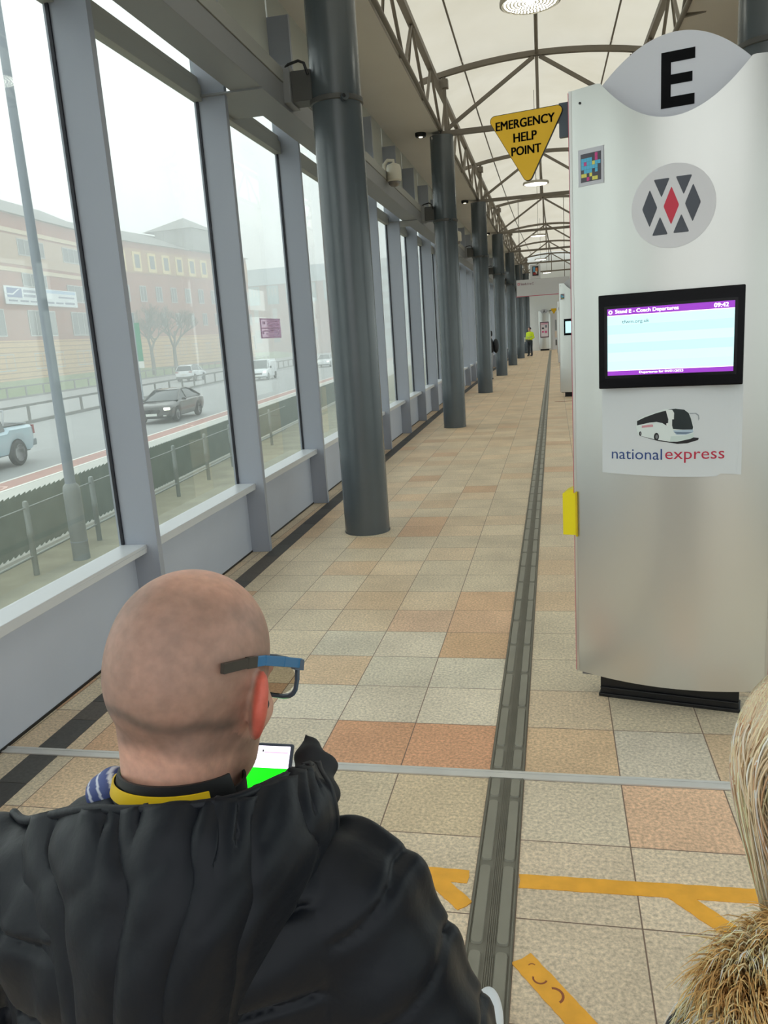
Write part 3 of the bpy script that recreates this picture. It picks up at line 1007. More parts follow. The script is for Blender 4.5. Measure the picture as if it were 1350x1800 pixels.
def plan_disc(t):
    cx_, cz_, R = 0.007, 2.236, 0.163
    ring = [(cx_ + R * math.cos(a), cz_ + R * math.sin(a)) for a in np.linspace(0, 2 * math.pi, 64, endpoint=False)]
    d = decal('logo_disc', [poly_geo(ring)], on_front, M_LOGO_BG, t, step=0.012, thick=0.0015)
    def dia(cx, cz, w, h, part=None):
        if part == 'down': pts = [(cx - w, cz), (cx, cz - h), (cx + w, cz)]
        elif part == 'up': pts = [(cx - w, cz), (cx + w, cz), (cx, cz + h)]
        else: pts = [(cx - w, cz), (cx, cz - h), (cx + w, cz), (cx, cz + h)]
        # soften the corners
        o = []
        n = len(pts)
        for i in range(n):
            a, b, c = Vector(pts[i - 1]), Vector(pts[i]), Vector(pts[(i + 1) % n])
            r = .006
            p1 = b + (a - b).normalized() * r; p2 = b + (c - b).normalized() * r
            o += [tuple(p1), tuple(b.lerp((p1 + p2) / 2, .45)), tuple(p2)]
        return poly_geo(o)
    lift = lambda x, z, q: on_front(x, z, q + 0.0022)
    g = .0
    for (cx, cz, w, h, part) in ((-0.083, 2.236, .030, .073, None), (0.083, 2.240, .030, .073, None), (-0.037, 2.345, .031, .072, 'down'), (0.048, 2.347, .031, .072, 'down'),
                                 (-0.042, 2.128, .031, .072, 'up'), (0.040, 2.130, .031, .072, 'up')):
        decal('logo_diamond', [dia(cx, cz, w, h, part)], lift, M_LOGO_GREY, d, step=0.012)
    decal('logo_diamond', [dia(0.001, 2.238, .030, .074)], lift, M_LOGO_RED, d, step=0.012)
def tag_sticker(t, x0=-.385, x1=-.272, z0=2.368, z1=2.515):
    s = decal('coloured_tag', [poly_geo([(x0, z0), (x1, z0), (x1, z1), (x0, z1)])], on_front, mat('tag_margin', (206, 208, 216), .5), t, step=.02, thick=.001)
    l1 = lambda x, z, q: on_front(x, z, q + .0017)
    l2 = lambda x, z, q: on_front(x, z, q + .0024)
    w, h = x1 - x0, z1 - z0
    a0, a1, b0, b1 = x0 + .1 * w, x1 - .1 * w, z0 + .1 * h, z1 - .13 * h
    decal('tag_ground', [poly_geo([(a0, b0), (a1, b0), (a1, b1), (a0, b1)])], l1, mat('tag_dark', (84, 82, 92), .5), s, step=.02)
    cells = {'c': (96, 190, 228), 'm': (208, 70, 140), 'y': (232, 226, 110)}
    grid = ['.....m.', 'cccc.m.', 'cmccycc', 'cccccc.', '.ccc.c.', 'yy.y...', '..m.yy.']
    cw, ch = (a1 - a0) / 7.4, (b1 - b0) / 7.4
    for key, col in cells.items():
        gs = []
        for r, row in enumerate(grid):
            for c, v in enumerate(row):
                if v == key:
                    xa = a0 + cw * (c + .2); zb = b1 - ch * (r + .2)
                    gs.append(poly_geo([(xa, zb - ch * .96), (xa + cw * .96, zb - ch * .96), (xa + cw * .96, zb), (xa, zb)]))
        decal('tag_cells', gs, l2, mat('tag_' + key, col, .5), s)
def screen_unit(t, full=True):
    m = MB(); m.box(-.287, .287, -0.125, -0.02, 1.510, 1.905)
    s = m.build('screen', M_SCRFRAME, t, bevel=.004)
    m = MB(); m.box(-.262, .262, -0.1262, -0.1250, 1.553, 1.858); m.build('inner_bezel', mat('bezel_gloss', (8, 7, 12), .15, spec=.2), s)
    def fp(x, z, q): return (x, -.1266 - q, z)
    dsp = decal('display', [poly_geo([(-.249, 1.566), (.25, 1.566), (.25, 1.846), (-.249, 1.846)])], fp, M_SC_BG, s)
    f2 = lambda x, z, q: fp(x, z, .0004)
    f3 = lambda x, z, q: fp(x, z, .0009)
    if not full:
        return
    def R(nm, a, b, c, d, mt, f=f2): decal(nm, [poly_geo([(a, c), (b, c), (b, d), (a, d)])], f, mt, s)
    R('header_bar', -.249, .25, 1.818, 1.846, M_SC_PURP)
    R('footer_bar', -.249, .25, 1.566, 1.585, M_SC_PURP)
    R('rule', -.249, .25, 1.8155, 1.818, M_SC_WHITE); R('rule', -.249, .25, 1.585, 1.5875, M_SC_WHITE)
    for k, mt in ((0, None), (1, M_SC_BLUE), (2, M_SC_GREEN), (3, M_SC_BLUE), (4, M_SC_GREEN), (5, None)):
        if mt: R('row_band', -.247, .248, 1.8155 - (k + 1) * .038, 1.8155 - k * .038, mt)
    decal('header_text', [text_geo('Stand E - Coach Departures', -.217 + q_, .036 + q_, 1.8215, 1.8410, 0) for q_ in (0, .0009, .0016)], f3, M_SC_WHITE, s)
    decal('clock_text', [text_geo('09:42', .172 + q_, .226 + q_, 1.8235, 1.8405, 0) for q_ in (0, .0009, .0016)], f3, M_SC_WHITE, s)
    decal('address_text', [text_geo('tfwm.org.uk', -.188, -.078, 1.779, 1.797, 0)], f3, M_SC_TXT, s)
    decal('footer_text', [text_geo('Departures for 04/01/2023', -.118 + q_, .058 + q_, 1.5695, 1.5815, 0) for q_ in (0, .0007)], f3, M_SC_WHITE, s)
    decal('header_icon', [poly_geo([(-.236 + .0085 * math.cos(a), 1.832 + .0085 * math.sin(a)) for a in np.linspace(0, 6.283, 16, endpoint=False)])], f3, M_SC_WHITE, s)
    decal('header_icon_dot', [poly_geo([(-.236 + .004 * math.cos(a), 1.832 + .004 * math.sin(a)) for a in np.linspace(0, 6.283, 10, endpoint=False)])], lambda x, z, q: fp(x, z, .0013), M_SC_PURP, s)
def poster(t):
    out = [(-.286, 1.508), (-.286, 1.128), (-.11, 1.122), (-.04, 1.119), (.10, 1.118), (.193, 1.119), (.202, 1.128), (.212, 1.131), (.25, 1.132), (.272, 1.126), (.291, 1.124), (.289, 1.508)]
    def pf(x, z, q): return (x, sface(x) - .004 - q - (.006 * max(0, (x - .15) / .14) ** 2 * max(0, (1.3 - z) / .18)), z)
    p = decal('poster', [poly_geo(out)], pf, M_PAPER, t, step=.02, thick=.0015)
    L = lambda e: (lambda x, z, q: pf(x, z, .0022 + e))
    # picture coordinates: photo crop pixels -> poster metres
    def T(u, v): return (-.286 + (u - 5) * .577 / 1315, 1.508 - (v + 50) * .380 / 850)
    def pic(nm, pts, c, e, rough=.4):
        decal(nm, [poly_geo([T(*q) for q in pts])], L(e), mat('print_' + nm + str(c[0]), c, rough), p, step=.04)
    pic('coach_shadow', [(365, 415), (560, 462), (680, 470), (880, 438), (935, 445), (930, 465), (830, 495), (740, 500), (690, 490), (560, 470)], (18, 18, 22), .0)
    pic('coach_body', [(352, 275), (410, 235), (620, 160), (740, 160), (830, 185), (862, 240), (885, 330), (888, 430), (860, 452), (740, 478), (670, 478), (560, 458), (370, 415), (350, 340)], (222, 232, 230), .0003)
    pic('coach_side_glass', [(358, 275), (430, 240), (540, 200), (632, 176), (640, 200), (655, 260), (652, 318), (640, 322), (600, 296), (545, 284), (480, 290), (358, 318)], (22, 26, 30), .0006)
    pic('coach_windscreen', [(652, 165), (720, 160), (800, 172), (840, 205), (862, 260), (882, 340), (878, 362), (790, 362), (700, 355), (684, 300), (690, 262), (708, 250), (705, 200), (690, 180)], (24, 38, 40), .0006)
    pic('coach_pillar', [(628, 165), (690, 170), (708, 200), (706, 262), (690, 262), (684, 215), (660, 192), (668, 260), (690, 350), (680, 352), (655, 260), (640, 196)], (228, 234, 232), .0009)
    pic('coach_bumper', [(700, 368), (880, 362), (886, 388), (820, 412), (730, 410)], (176, 196, 212), .0009)
    pic('coach_grille', [(704, 384), (886, 388), (820, 404), (740, 404)], (110, 130, 150), .0012)
    pic('coach_skirt', [(680, 425), (800, 422), (888, 398), (888, 438), (860, 452), (700, 478), (672, 478)], (205, 220, 216), .0008)
    pic('coach_stripe', [(405, 320), (500, 308), (512, 312), (512, 332), (405, 340)], (206, 150, 158), .0009)
    for (wx, wy, r1, r2) in ((545, 428, 24, 38), (390, 398, 12, 22)):
        pic('coach_wheel', [(wx + r1 * math.cos(a), wy + r2 * math.sin(a)) for a in np.linspace(0, 6.28, 20, endpoint=False)], (26, 26, 28), .0009)
        pic('coach_hub', [(wx + 3 + r1 * .5 * math.cos(a), wy + r2 * .55 * math.sin(a)) for a in np.linspace(0, 6.28, 16, endpoint=False)], (120, 122, 124), .0013)
    pic('coach_mirror', [(845, 205), (905, 205), (932, 225), (938, 262), (928, 280), (925, 235), (900, 214), (848, 214)], (150, 158, 164), .0006)
    pic('coach_mirror_arm', [(636, 300), (655, 295), (660, 325), (640, 330)], (228, 234, 232), .0012)
    x0, zb = T(105, 655); x1, zt = T(600, 548)
    decal('poster_lettering', [text_geo('national', x0, x1, zb, zt, .0)], L(.0004), mat('print_navy', (44, 72, 132), .4), p, step=.05)
    x0, zb = T(628, 684); x1, zt = T(1168, 575)
    decal('poster_lettering', [text_geo('express', x0, x1, zb, zt, .0)], L(.0004), mat('print_red', (188, 34, 66), .4), p, step=.05)

PA = math.atan2(-0.22, 0.976)
e = totem('stand_sign', 'big curved silver stand sign with black letter E, departures screen and coach poster', (0.497, 3.688, 0), PA, 'curved stand signs')
head = [c for c in e.children if c.name.startswith('head_plate')][0]
ex, ez, ew, eh, st = -0.052, 2.628, 0.128, 0.208, 0.037
m = MB()
for (a, b, c, d) in ((0, st, 0, eh), (st, ew, eh - .040, eh), (st, ew * .93, eh / 2 - .018, eh / 2 + .018), (st, ew, 0, .040)):
    m.box(ex + a, ex + b, 0.002, 0.006, ez + c, ez + d)
m.build('letter', M_LET, head)
plan_disc(e); tag_sticker(e); screen_unit(e); poster(e)
# yellow help point on its left flank
M_YEL = mat('yellow_sign', (226, 178, 8), 0.45)
M_YEL2 = mat('yellow_box', (240, 222, 10), 0.4)
M_FIN = mat('bracket_slate', (78, 88, 98), 0.5)
ca, sa = math.cos(PA), math.sin(PA)
def PL(x, y, z): return (0.497 + x * ca - y * sa, 3.688 + x * sa + y * ca, z)
hp_ = thing('help_point_sign', 'yellow downward triangle sign reading EMERGENCY HELP POINT, fixed left of the tall stand sign', 'sign', PL(-.62, 0.03, 2.6), PA)
tri = [Vector((-.178, .122)), Vector((.178, .122)), Vector((0.005, -.192))]
def rounded(tri, r, n=7):
    o = []
    for i in range(3):
        a, b, c = tri[i - 1], tri[i], tri[(i + 1) % 3]
        d1, d2 = (a - b).normalized(), (c - b).normalized()
        ang = d1.angle(d2) / 2
        L = r / math.tan(ang); ctr = b + (d1 + d2).normalized() * (r / math.sin(ang))
        p1, p2 = b + d1 * L, b + d2 * L
        a0 = math.atan2(p1.y - ctr.y, p1.x - ctr.x); a1 = math.atan2(p2.y - ctr.y, p2.x - ctr.x)
        dd = (a1 - a0 + math.pi) % (2 * math.pi) - math.pi
        o += [(ctr.x + r * math.cos(a0 + dd * k / n), ctr.y + r * math.sin(a0 + dd * k / n)) for k in range(n + 1)]
    return o
m = MB(); m.prism(rounded(tri, .022), lambda a, b, t: (a, t, b), -0.004, 0.008); m.build('edge_plate', M_BLACK, hp_)
m = MB(); m.prism(rounded([v * .975 + Vector((0, .000)) for v in tri], .020), lambda a, b, t: (a, t, b), -0.0065, -0.004); face = m.build('sign_face', M_YEL, hp_)
fz = lambda x, z, q: (x, -.0073, z)
for tx, x0, x1, zc in (('EMERGENCY', -.134, .128, .056), ('HELP', -.055, .048, -.002), ('POINT', -.066, .066, -.058)):
    decal('sign_lettering', [text_geo(tx, x0 + q_, x1 + q_, zc + w_, zc + w_ + .036, 0) for q_ in (-.0016, 0, .0016) for w_ in (0, .0012)], fz, M_LET, face)
m = MB(); m.box(.145, .205, 0.004, 0.03, -.01, .128); m.build('mounting_plate', M_FIN, hp_)
hb = thing('help_point_box', 'bright yellow box on the left edge of the tall stand sign', 'box', PL(-.452, 0.02, 0.92), PA)
m = MB(); m.prism([(-.027, -.03), (.033, -.03), (.033, .10), (-.027, .10)], lambda a, b, t: (a, b, t), -.105, .095)
m.add([(-.027, -.03, .095), (.033, -.03, .095), (.033, .10, .095), (-.027, .10, .095), (.0, -.005, .11), (.033, -.005, .113), (.033, .08, .113), (0, .08, .11)],
      [(4, 5, 6, 7), (0, 1, 5, 4), (1, 2, 6, 5), (2, 3, 7, 6), (3, 0, 4, 7)])
m.build('housing', M_YEL2, hb)
m = MB(); m.box(.0335, .042, -.034, .05, -.112, .105); m.build('back_plate', mat('yellow_edge', (206, 178, 8), .5), hb)

# the next stand signs down the concourse, same build
def more_totem(label, loc, rot):
    t = totem('stand_sign', label, loc, rot, 'curved stand signs')
    screen_unit(t, False); tag_sticker(t)
    return t
s2 = more_totem('silver stand sign showing as a white strip beside the tall E sign, small screen lit', (0.56, 20.62, 0), PA)
dup(s2, (0.60, 36.95, 0), PA, 'silver stand sign beyond the white strip one, small and far down the concourse')
dup(s2, (0.62, 49.5, 0), PA, 'very small silver stand sign just before the end wall')
# end sign facing the camera with map poster
ea = totem('stand_sign', 'far silver stand sign with letter A and framed map poster', (-0.62, 59.2, 0), 0.0, 'curved stand signs')
headA = [c for c in ea.children if c.name.startswith('head_plate')][0]
decal('letter', [text_geo('A', -.07, .07, 2.64, 2.84, .02)], lambda x, z, q: (x, .003, z), M_LET, headA)
m = MB(); m.box(-.30, .30, -.125, -.02, .92, 2.0); pf_ = m.build('map_frame', mat('maroon_frame', (88, 30, 58), .5), ea)
m = MB(); m.box(-.25, .25, -.127, -.125, .98, 1.94); m.build('map_sheet', mat('map_sheet', (226, 214, 220), .5), pf_)
for (a, b, c, d, cc) in ((-.18, -.03, 1.5, 1.62, (60, 60, 70)), (.05, .17, 1.6, 1.78, (120, 130, 140)), (-.18, -.04, 1.25, 1.38, (208, 96, 140)), (.02, .18, 1.22, 1.38, (208, 96, 140)), (-.22, .22, 1.84, 1.9, (208, 130, 160))):
    m = MB(); m.box(a, b, -.1285, -.127, c, d); m.build('map_block', mat('map_%d_%d' % (cc[0], cc[1]), cc, .5), pf_)
hs = thing('help_point_sign', 'tiny yellow triangle help sign beside the far letter A sign', 'sign', (0.05, 58.9, 2.72), 0)
m = MB(); m.prism(rounded([v * 1.3 for v in tri], .03), lambda a, b, t: (a, t, b), -0.006, 0.006); m.build('sign_face', M_YEL, hs)
m = MB(); m.box(-.3, .2, .006, .02, -.0, .06); m.box(-.30, -.22, .02, .33, -.0, .06); m.build('mounting_plate', M_FIN, hs)

# hanging direction sign
hg = thing('hanging_sign', 'white hanging sign reading Stands A to C with a coloured square above it', 'sign', (-0.30, 23.25, 2.61), math.radians(-4))
hg.scale = (1.05, 1.05, 1.05)
M_HW = mat('hanging_white', (212, 212, 214), .5)
m = MB(); m.box(-.65, .72, -.03, .03, 0, .42); bd = m.build('board', M_HW, hg, bevel=.004)
m = MB(); m.box(-.66, .73, -.033, .033, -.012, .004); m.build('lower_edge', M_TRIM, hg)
m = MB(); m.box(-.28, -.02, -.03, .03, .425, .78); tp = m.build('top_tab', M_HW, hg)
for (a, b, c, d, cc) in ((-.225, -.065, .50, .74, (40, 30, 34)), (-.205, -.15, .60, .72, (110, 180, 220)), (-.14, -.085, .60, .70, (226, 130, 70)), (-.20, -.12, .53, .58, (170, 50, 50)), (-.15, -.10, .55, .62, (232, 226, 210))):
    m = MB(); y_ = -.031 if cc[0] == 40 else -.0325
    m.box(a, b, y_ - .001, -.03, c, d); m.build('colour_patch', mat('patch_%d' % cc[0], cc, .5), tp)
decal('board_lettering', [text_geo('Stands A to C', -.535, -.20, .285, .345, .012)], lambda x, z, q: (x, -.032, z), mat('board_ink', (120, 60, 86), .5), bd)
m = MB(); m.box(-.62, -.56, -.0335, -.03, .285, .345); b0_ = m.build('board_icon', M_TRIM, bd)
m = MB(); m.box(-.605, -.575, -.0345, -.0335, .30, .33); m.build('board_icon_centre', M_HW, bd)
for x in (-.55, .6):
    m = MB(); m.tube([(x, 0, .42), (x, 0, 2.46)], .008, 6); m.build('hanging_rod', M_STEEL, hg)
m = MB(); m.lathe([(.03, -.01), (.03, .01)], 12, Matrix.Translation((-.69, -.0, .25)) @ Matrix.Rotation(math.radians(90), 4, 'X')); m.build('end_cap', M_DARKSTEEL, hg)

# end of the concourse
m = MB()
m.box(-3.05, 4.0, 60.2, 60.3, 0, 6.9)
tag(m.build('wall_end', mat('end_wall', (222, 226, 224), .6)), 'pale end wall closing the concourse', 'wall', kind='structure')
ed = thing('doorway_unit', 'white framed door unit with grey panes on the end wall right of the A sign', 'door', (0.28, 60.1, 0))
m = MB(); m.box(-.35, .35, 0, .09, 0, 2.6); m.build('frame', M_HW, ed)
for (a, b, c, d, cc) in ((-.16, .10, 1.35, 2.1, (150, 156, 158)), (-.18, .12, .85, 1.3, (222, 206, 190)), (.02, .16, .95, 1.2, (214, 170, 70)), (-.15, .12, .3, .7, (104, 104, 102))):
    m = MB(); m.box(a, b, -.015 if cc[0] == 214 else -.01, 0, c, d); m.build('pane', mat('unit_%d' % cc[0], cc, .5), ed)
# ================================================================== outdoors
ZG = -1.45
M_ROAD = mat('asphalt', (150, 152, 152), 0.55, noise=(0.35, 0.08))
M_PAVE = mat('pavement', (188, 188, 182), 0.8, noise=(1.2, 0.05))
M_VERGE = mat('bare_verge', (150, 146, 126), 0.9, noise=(1.5, 0.18))
M_GRASS = mat('grass_far', (110, 132, 78), 0.9, noise=(1.0, 0.15))
M_RED = mat('red_lane', (178, 140, 132), 0.8, noise=(2.0, 0.08))
M_WLINE = mat('road_paint', (226, 226, 220), 0.7)
M_KERB = mat('kerb_stone', (196, 196, 188), 0.8)
def RX(t, y): return t - 0.085 * y
def strip(name, label, cat, t0, t1, z, m, y0=-30, y1=260, thick=.02, kind='structure', n=1):
    b = MB()
    vs = [(RX(t0, y0), y0), (RX(t1, y0), y0), (RX(t1, y1), y1), (RX(t0, y1), y1)]
    b.prism(vs, lambda a, c, q: (a, c, q), z - thick, z)
    o = b.build(name, m)
    return tag(o, label, cat, kind=kind)
b = MB(); b.box(-260, 60, -60, 320, ZG - .5, ZG - .04)
tag(b.build('ground', M_ROAD), 'grey ground under the streets outside', 'ground', kind='structure')
strip('ground_verge', 'bare greenish earth strip outside below the windows', 'ground', -7.70, -2.2, ZG, M_VERGE)
strip('pavement', 'pale pavement behind the slatted fence outside', 'pavement', -12.30, -7.70, ZG + .005, M_PAVE)
strip('road_near', 'grey near carriageway of the main road outside', 'road', -23.3, -12.3, ZG - .01, M_ROAD)
strip('cycle_lane', 'red surfaced lane at the edge of the road', 'road lane', -13.25, -12.45, ZG, M_RED)
for i, (a, c_) in enumerate(((-12.45, -12.33), (-13.37, -13.25))):
    strip('road_line', 'white painted line on the %s side of the red lane' % ('near' if i == 0 else 'far'), 'road marking', a if a < c_ else c_, c_ if a < c_ else a, ZG + .006, M_WLINE, thick=.01)
# bicycle symbols simplified to their pale painted arcs
for k, y in enumerate((17.6, 24.0, 31.5, 39.0)):
    b = MB()
    xc = RX(-12.85, y)
    pts = [(xc + .32 * math.cos(a), y + .7 * math.sin(a)) for a in np.linspace(.3, 2.8, 9)]
    out = pts + [(xc + (p[0] - xc) * .72, y + (p[1] - y) * .8) for p in pts[::-1]]
    b.prism(out, lambda a, c, q: (a, c, q), ZG, ZG + .012)
    tag(b.build('lane_arrow', mat('pink_paint', (214, 180, 170), .7)), 'pale painted mark on the red lane, %s' % ['nearest the camera', 'second one along', 'third one along', 'farthest one'][k], 'road marking')
strip('road_far', 'grey far carriageway beyond the central barrier', 'road', -40.0, -24.5, ZG + .0, M_ROAD)
# rising grass bank up to the buildings
b = MB()
rows = []
for y in (30, 110, 260):
    rows.append([(-41.5 - .1 * y, y, ZG), (-46 - .1 * y, y, ZG + .5), (-49.9 - .1 * y, y, -0.35), (-90 - .1 * y, y, -0.3)])
b.grid(rows)
tag(b.build('grass_bank', M_GRASS, smooth=60), 'green grass bank at the foot of the brick buildings', 'grass', kind='structure')

# slatted metal fence (corrugated uprights)
M_PALE = mat('fence_green_grey', (120, 130, 122), 0.55, noise=(2.5, 0.08))
def pale_section(t, L):
    b = MB()
    n = int(L / .16)
    for k in range(n):
        y0 = k * L / n; y1 = y0 + L / n + .045
        b.add([(0.0, y0, .04), (0.05, y1, .15), (0.05, y1, 1.08), (0.0, y0, 1.0),
               (-.008, y0, .04), (0.042, y1, .15), (0.042, y1, 1.08), (-.008, y0, 1.0)],
              [(0, 1, 2, 3), (7, 6, 5, 4), (0, 3, 7, 4), (1, 5, 6, 2), (3, 2, 6, 7), (0, 4, 5, 1)])
    b.build('pale_panel', M_PALE, t)
    b = MB(); b.box(-.05, -.01, 0, L, .80, .85); b.box(-.05, -.01, 0, L, .2, .25); b.build('rail', M_PALE, t)
    b = MB(); b.box(-.06, 0.0, -.03, .03, 0, 1.0); b.build('post', M_PALE, t)
f0 = None
ang = math.atan(0.085)
for i in range(14):
    y = 3 + i * 3.2
    lab = 'grey green slatted fence section outside, %s' % ('%s from the left' % ['first', 'second', 'third', 'fourth', 'fifth', 'sixth', 'seventh', 'eighth', 'ninth', 'tenth', 'eleventh', 'twelfth', 'thirteenth', 'fourteenth'][i])
    loc = (RX(-7.85, y), y, ZG)
    if f0 is None:
        f0 = thing('slatted_fence', lab, 'fence', loc, ang, 'slatted fence sections along the pavement'); pale_section(f0, 3.2 * 1.0036)
    else: dup(f0, loc, ang, lab)
b = MB()
b.prism([(RX(-7.95, -5), -5), (RX(-7.76, -5), -5), (RX(-7.76, 50), 50), (RX(-7.95, 50), 50)], lambda a, c, q: (a, c, q), ZG - .02, ZG + .055)
tag(b.build('kerb', M_KERB), 'pale kerb running under the slatted fence', 'kerb', kind='structure')
# tubular hand railing in front of it
M_RAIL = mat('galvanised_rail', (140, 146, 142), 0.5, .2)
r0 = None
ys = [8.3, 10.42, 12.5, 14.45, 16.35, 18.4, 20.4, 22.5, 24.6, 26.7]
for i in range(len(ys) - 1):
    y = ys[i]; L = (ys[i + 1] - y) * 1.0036
    lab = 'grey tubular railing bay outside, %s' % ['left of the lamp post', 'just left of the lamp post base', 'just right of the lamp post base', 'fourth bay along', 'fifth bay along', 'sixth bay along', 'seventh bay along', 'eighth bay along', 'last bay along'][i]
    t = thing('railing', lab, 'railing', (RX(-6.99, y), y, ZG), ang, 'tubular railing bays below the windows')
    b = MB(); b.lathe([(.045, 0), (.045, .62), (.05, .63), (.05, .70), (.045, .71), (.045, 1.13), (.035, 1.16), (.01, 1.17)], 14); b.build('post', M_RAIL, t, smooth=40)
    for nm, z, r in (('top_rail', 1.06, .014), ('lower_rail', .30, .018)):
        b = MB(); b.tube([(0, 0.03, z), (0, L, z)], r, 8); b.build(nm, M_RAIL, t, smooth=60)
# central reservation barrier and far pedestrian rail
M_BAR = mat('barrier_steel', (104, 104, 100), 0.6)
def barrier(name, group, lab, m0, m1, y0, y1, step, h, two):
    t0 = None
    n = int((y1 - y0) / step)
    for i in range(n):
        y = y0 + i * step
        sl = m1
        loc = (m0 + sl * y, y, ZG)
        a = -math.atan(sl); L = step * math.sqrt(1 + sl * sl)
        lb = lab % ['first', 'second', 'third', 'fourth', 'fifth', 'sixth', 'seventh', 'eighth', 'ninth', 'tenth', 'eleventh', 'twelfth', 'thirteenth', 'fourteenth', 'fifteenth', 'sixteenth'][i]
        if t0 is None:
            t0 = thing(name, lb, 'barrier', loc, a, group)
            b = MB(); b.box(-.05, .05, 0, L, h - .09, h + .03); b.build('top_rail', M_BAR, t0)
            b = MB(); b.box(-.12, .12, 0, L, -.05, .12); b.build('base_kerb', M_BAR, t0)
            for k in range(3):
                b = MB(); b.box(-.05, .05, L * (k + .5) / 3 - .08, L * (k + .5) / 3 + .08, .1, h - .09); b.build('post', M_BAR, t0)
        else: dup(t0, loc, a, lb)
barrier('central_barrier', 'central reservation barrier sections', 'low grey barrier between the carriageways, %s section from the left', -22.9, -0.115, 24, 124, 9.0, 0.95, True)
barrier('roadside_rail', 'roadside rail sections', 'thin grey rail on the far side of the road, %s section from the left', -40.6, -0.095, 45, 153, 9.0, 1.0, False)

# tall street lamp just outside the glass
M_POLE = mat('galvanised_pole', (142, 150, 160), 0.5, .1, noise=(2, .04))
lp = thing('street_lamp', 'tall grey steel street lamp post just outside the windows at left', 'street lamp', (-7.655, 11.3, ZG))
b = MB(); b.lathe([(.135, 0), (.135, 1.15), (.125, 1.22), (.085, 1.27)], 24); base = b.build('base_sleeve', mat('pole_base', (132, 138, 138), .55, noise=(3, .08)), lp, smooth=50)
b = MB(); b.lathe([(.14, .30), (.14, .32)], 24); b.build('band', M_POLE, base)
b = MB(); b.tube([(0, 0, 1.2), (0, 0, 5), (0, 0, 9.6)], [.085, .072, .055], 16); b.build('pole', M_POLE, lp, smooth=60)
b = MB(); b.tube([(0, 0, 9.55), (-.4, -.1, 9.8), (-1.4, -.2, 9.9)], [.05, .045, .04], 10); b.box(-2.0, -1.3, -.32, -.08, 9.84, 9.96); b.build('lamp_arm', M_POLE, lp, smooth=60)
lp2 = thing('street_lamp', 'thin distant street lamp post in front of the long brick building', 'street lamp', (-37.5, 92.0, ZG))
b = MB(); b.tube([(0, 0, 0), (0, 0, 6), (0, 0, 12)], [.13, .11, .08], 10); b.build('pole', M_POLE, lp2, smooth=60)
b = MB(); b.tube([(0, 0, 12), (1.5, 0, 12.4)], .06, 8); b.build('lamp_arm', M_POLE, lp2, smooth=60)
gs = thing('banner_sign', 'narrow green vertical sign on a pole near the bare trees', 'sign', (-24.95, 45.6, ZG))
b = MB(); b.tube([(0, 0, 0), (0, 0, 5.6)], .05, 8); b.build('pole', M_POLE, gs)
b = MB(); b.box(-.35, .35, -.03, .03, 2.7, 5.0); b.build('panel', mat('sign_green', (80, 150, 120), .5), gs)
b = MB(); b.box(-.35, .35, -.04, .04, 2.3, 2.7); b.build('panel_foot', M_WLINE, gs)

# ---------------------------------------------------------------- brick buildings
M_BRICK = mat('red_brick', (158, 100, 84), 0.9, noise=(0.25, 0.08))
M_BUFF = mat('buff_brick', (206, 166, 118), 0.9, noise=(0.3, 0.06))
M_STONE = mat('cream_band', (206, 188, 160), 0.85)
M_ROOF = mat('slate_roof', (132, 132, 130), 0.8, noise=(0.4, 0.06))
M_WIN = mat('dark_window', (86, 92, 98), 0.25, 0, .6)
M_WFR = mat('window_frame', (170, 172, 172), 0.6)
M_JOINT = mat('dark_course', (150, 108, 76), 0.9)
def building(name, label, p0, slope, L, depth, eave, ridge, base=-.6):
    a = -math.atan(slope)
    t = thing(name, label, 'building', (p0[0], p0[1], 0), a)
    b = MB(); b.box(-depth, 0, 0, L, base - 1, eave); b.build('brick_wall', M_BRICK, t)
    b = MB(); b.add([(.5, -.5, eave - .1), (.5, L + .5, eave - .1), (-depth / 2, L + .5, ridge), (-depth / 2, -.5, ridge), (-depth - .5, -.5, eave - .1), (-depth - .5, L + .5, eave - .1)],
                    [(0, 1, 2, 3), (3, 2, 5, 4), (0, 3, 4), (1, 5, 2), (0, 4, 5, 1)]); b.build('roof', M_ROOF, t)
    b = MB(); b.box(-.1, .12, 0, L, base, 3.95); g = b.build('ground_storey', M_BUFF, t)
    b = MB()
    z = base + .45
    while z < 3.8:
        b.box(.12, .15, 0, L, z, z + .09); z += .55
    b.build('dark_courses', M_JOINT, g)
    return t
def win(t, y, z, w, h, frame=M_WFR, bars=1):
    b = MB(); b.box(-.05, .10, y, y + w, z, z + h)
    f = b.build('window', M_WIN, t)
    b = MB()
    b.box(.08, .14, y - .08, y + w + .08, z - .12, z); b.box(.08, .14, y - .08, y + w + .08, z + h, z + h + .1)
    for k in range(bars + 2):
        yy = y + w * k / (bars + 1)
        b.box(.08, .13, yy - .06, yy + .06, z, z + h)
    b.build('frame', frame, f)
rl = math.sqrt(1.01)
A = building('brick_building', 'red brick building at far left with a blue and white banner and buff striped base', (-50 - 5.5, 55.0), -.1, 49 * rl, 16, 17.7, 21.6)
def ya(y): return (y - 55) * rl
for z in (15.6, 11.4):
    b = MB(); b.box(0, .12, 0, 49, z, z + .45); b.build('stone_band', M_STONE, A)
b = MB(); b.box(0, .06, 0, ya(98), 12.2, 15.4); b.build('cream_storey', mat('pale_storey', (186, 160, 138), .9), A)
for y in (62, 72, 82.9, 93): 
    win(A, ya(y), 13.4, 5.6, 1.6, bars=3); win(A, ya(y), 8.6 if y != 82.9 else 10.0, 5.2, 1.9 if y != 82.9 else 1.3, bars=2); win(A, ya(y), 4.5, 6.0, 2.7, bars=3); win(A, ya(y), .8, 6.6, 1.6, bars=3)
bn = thing('shop_banner', 'long white and blue banner on the brick wall behind the lamp post', 'banner', (-57.68, 78.6, 7.85), math.atan(.1))
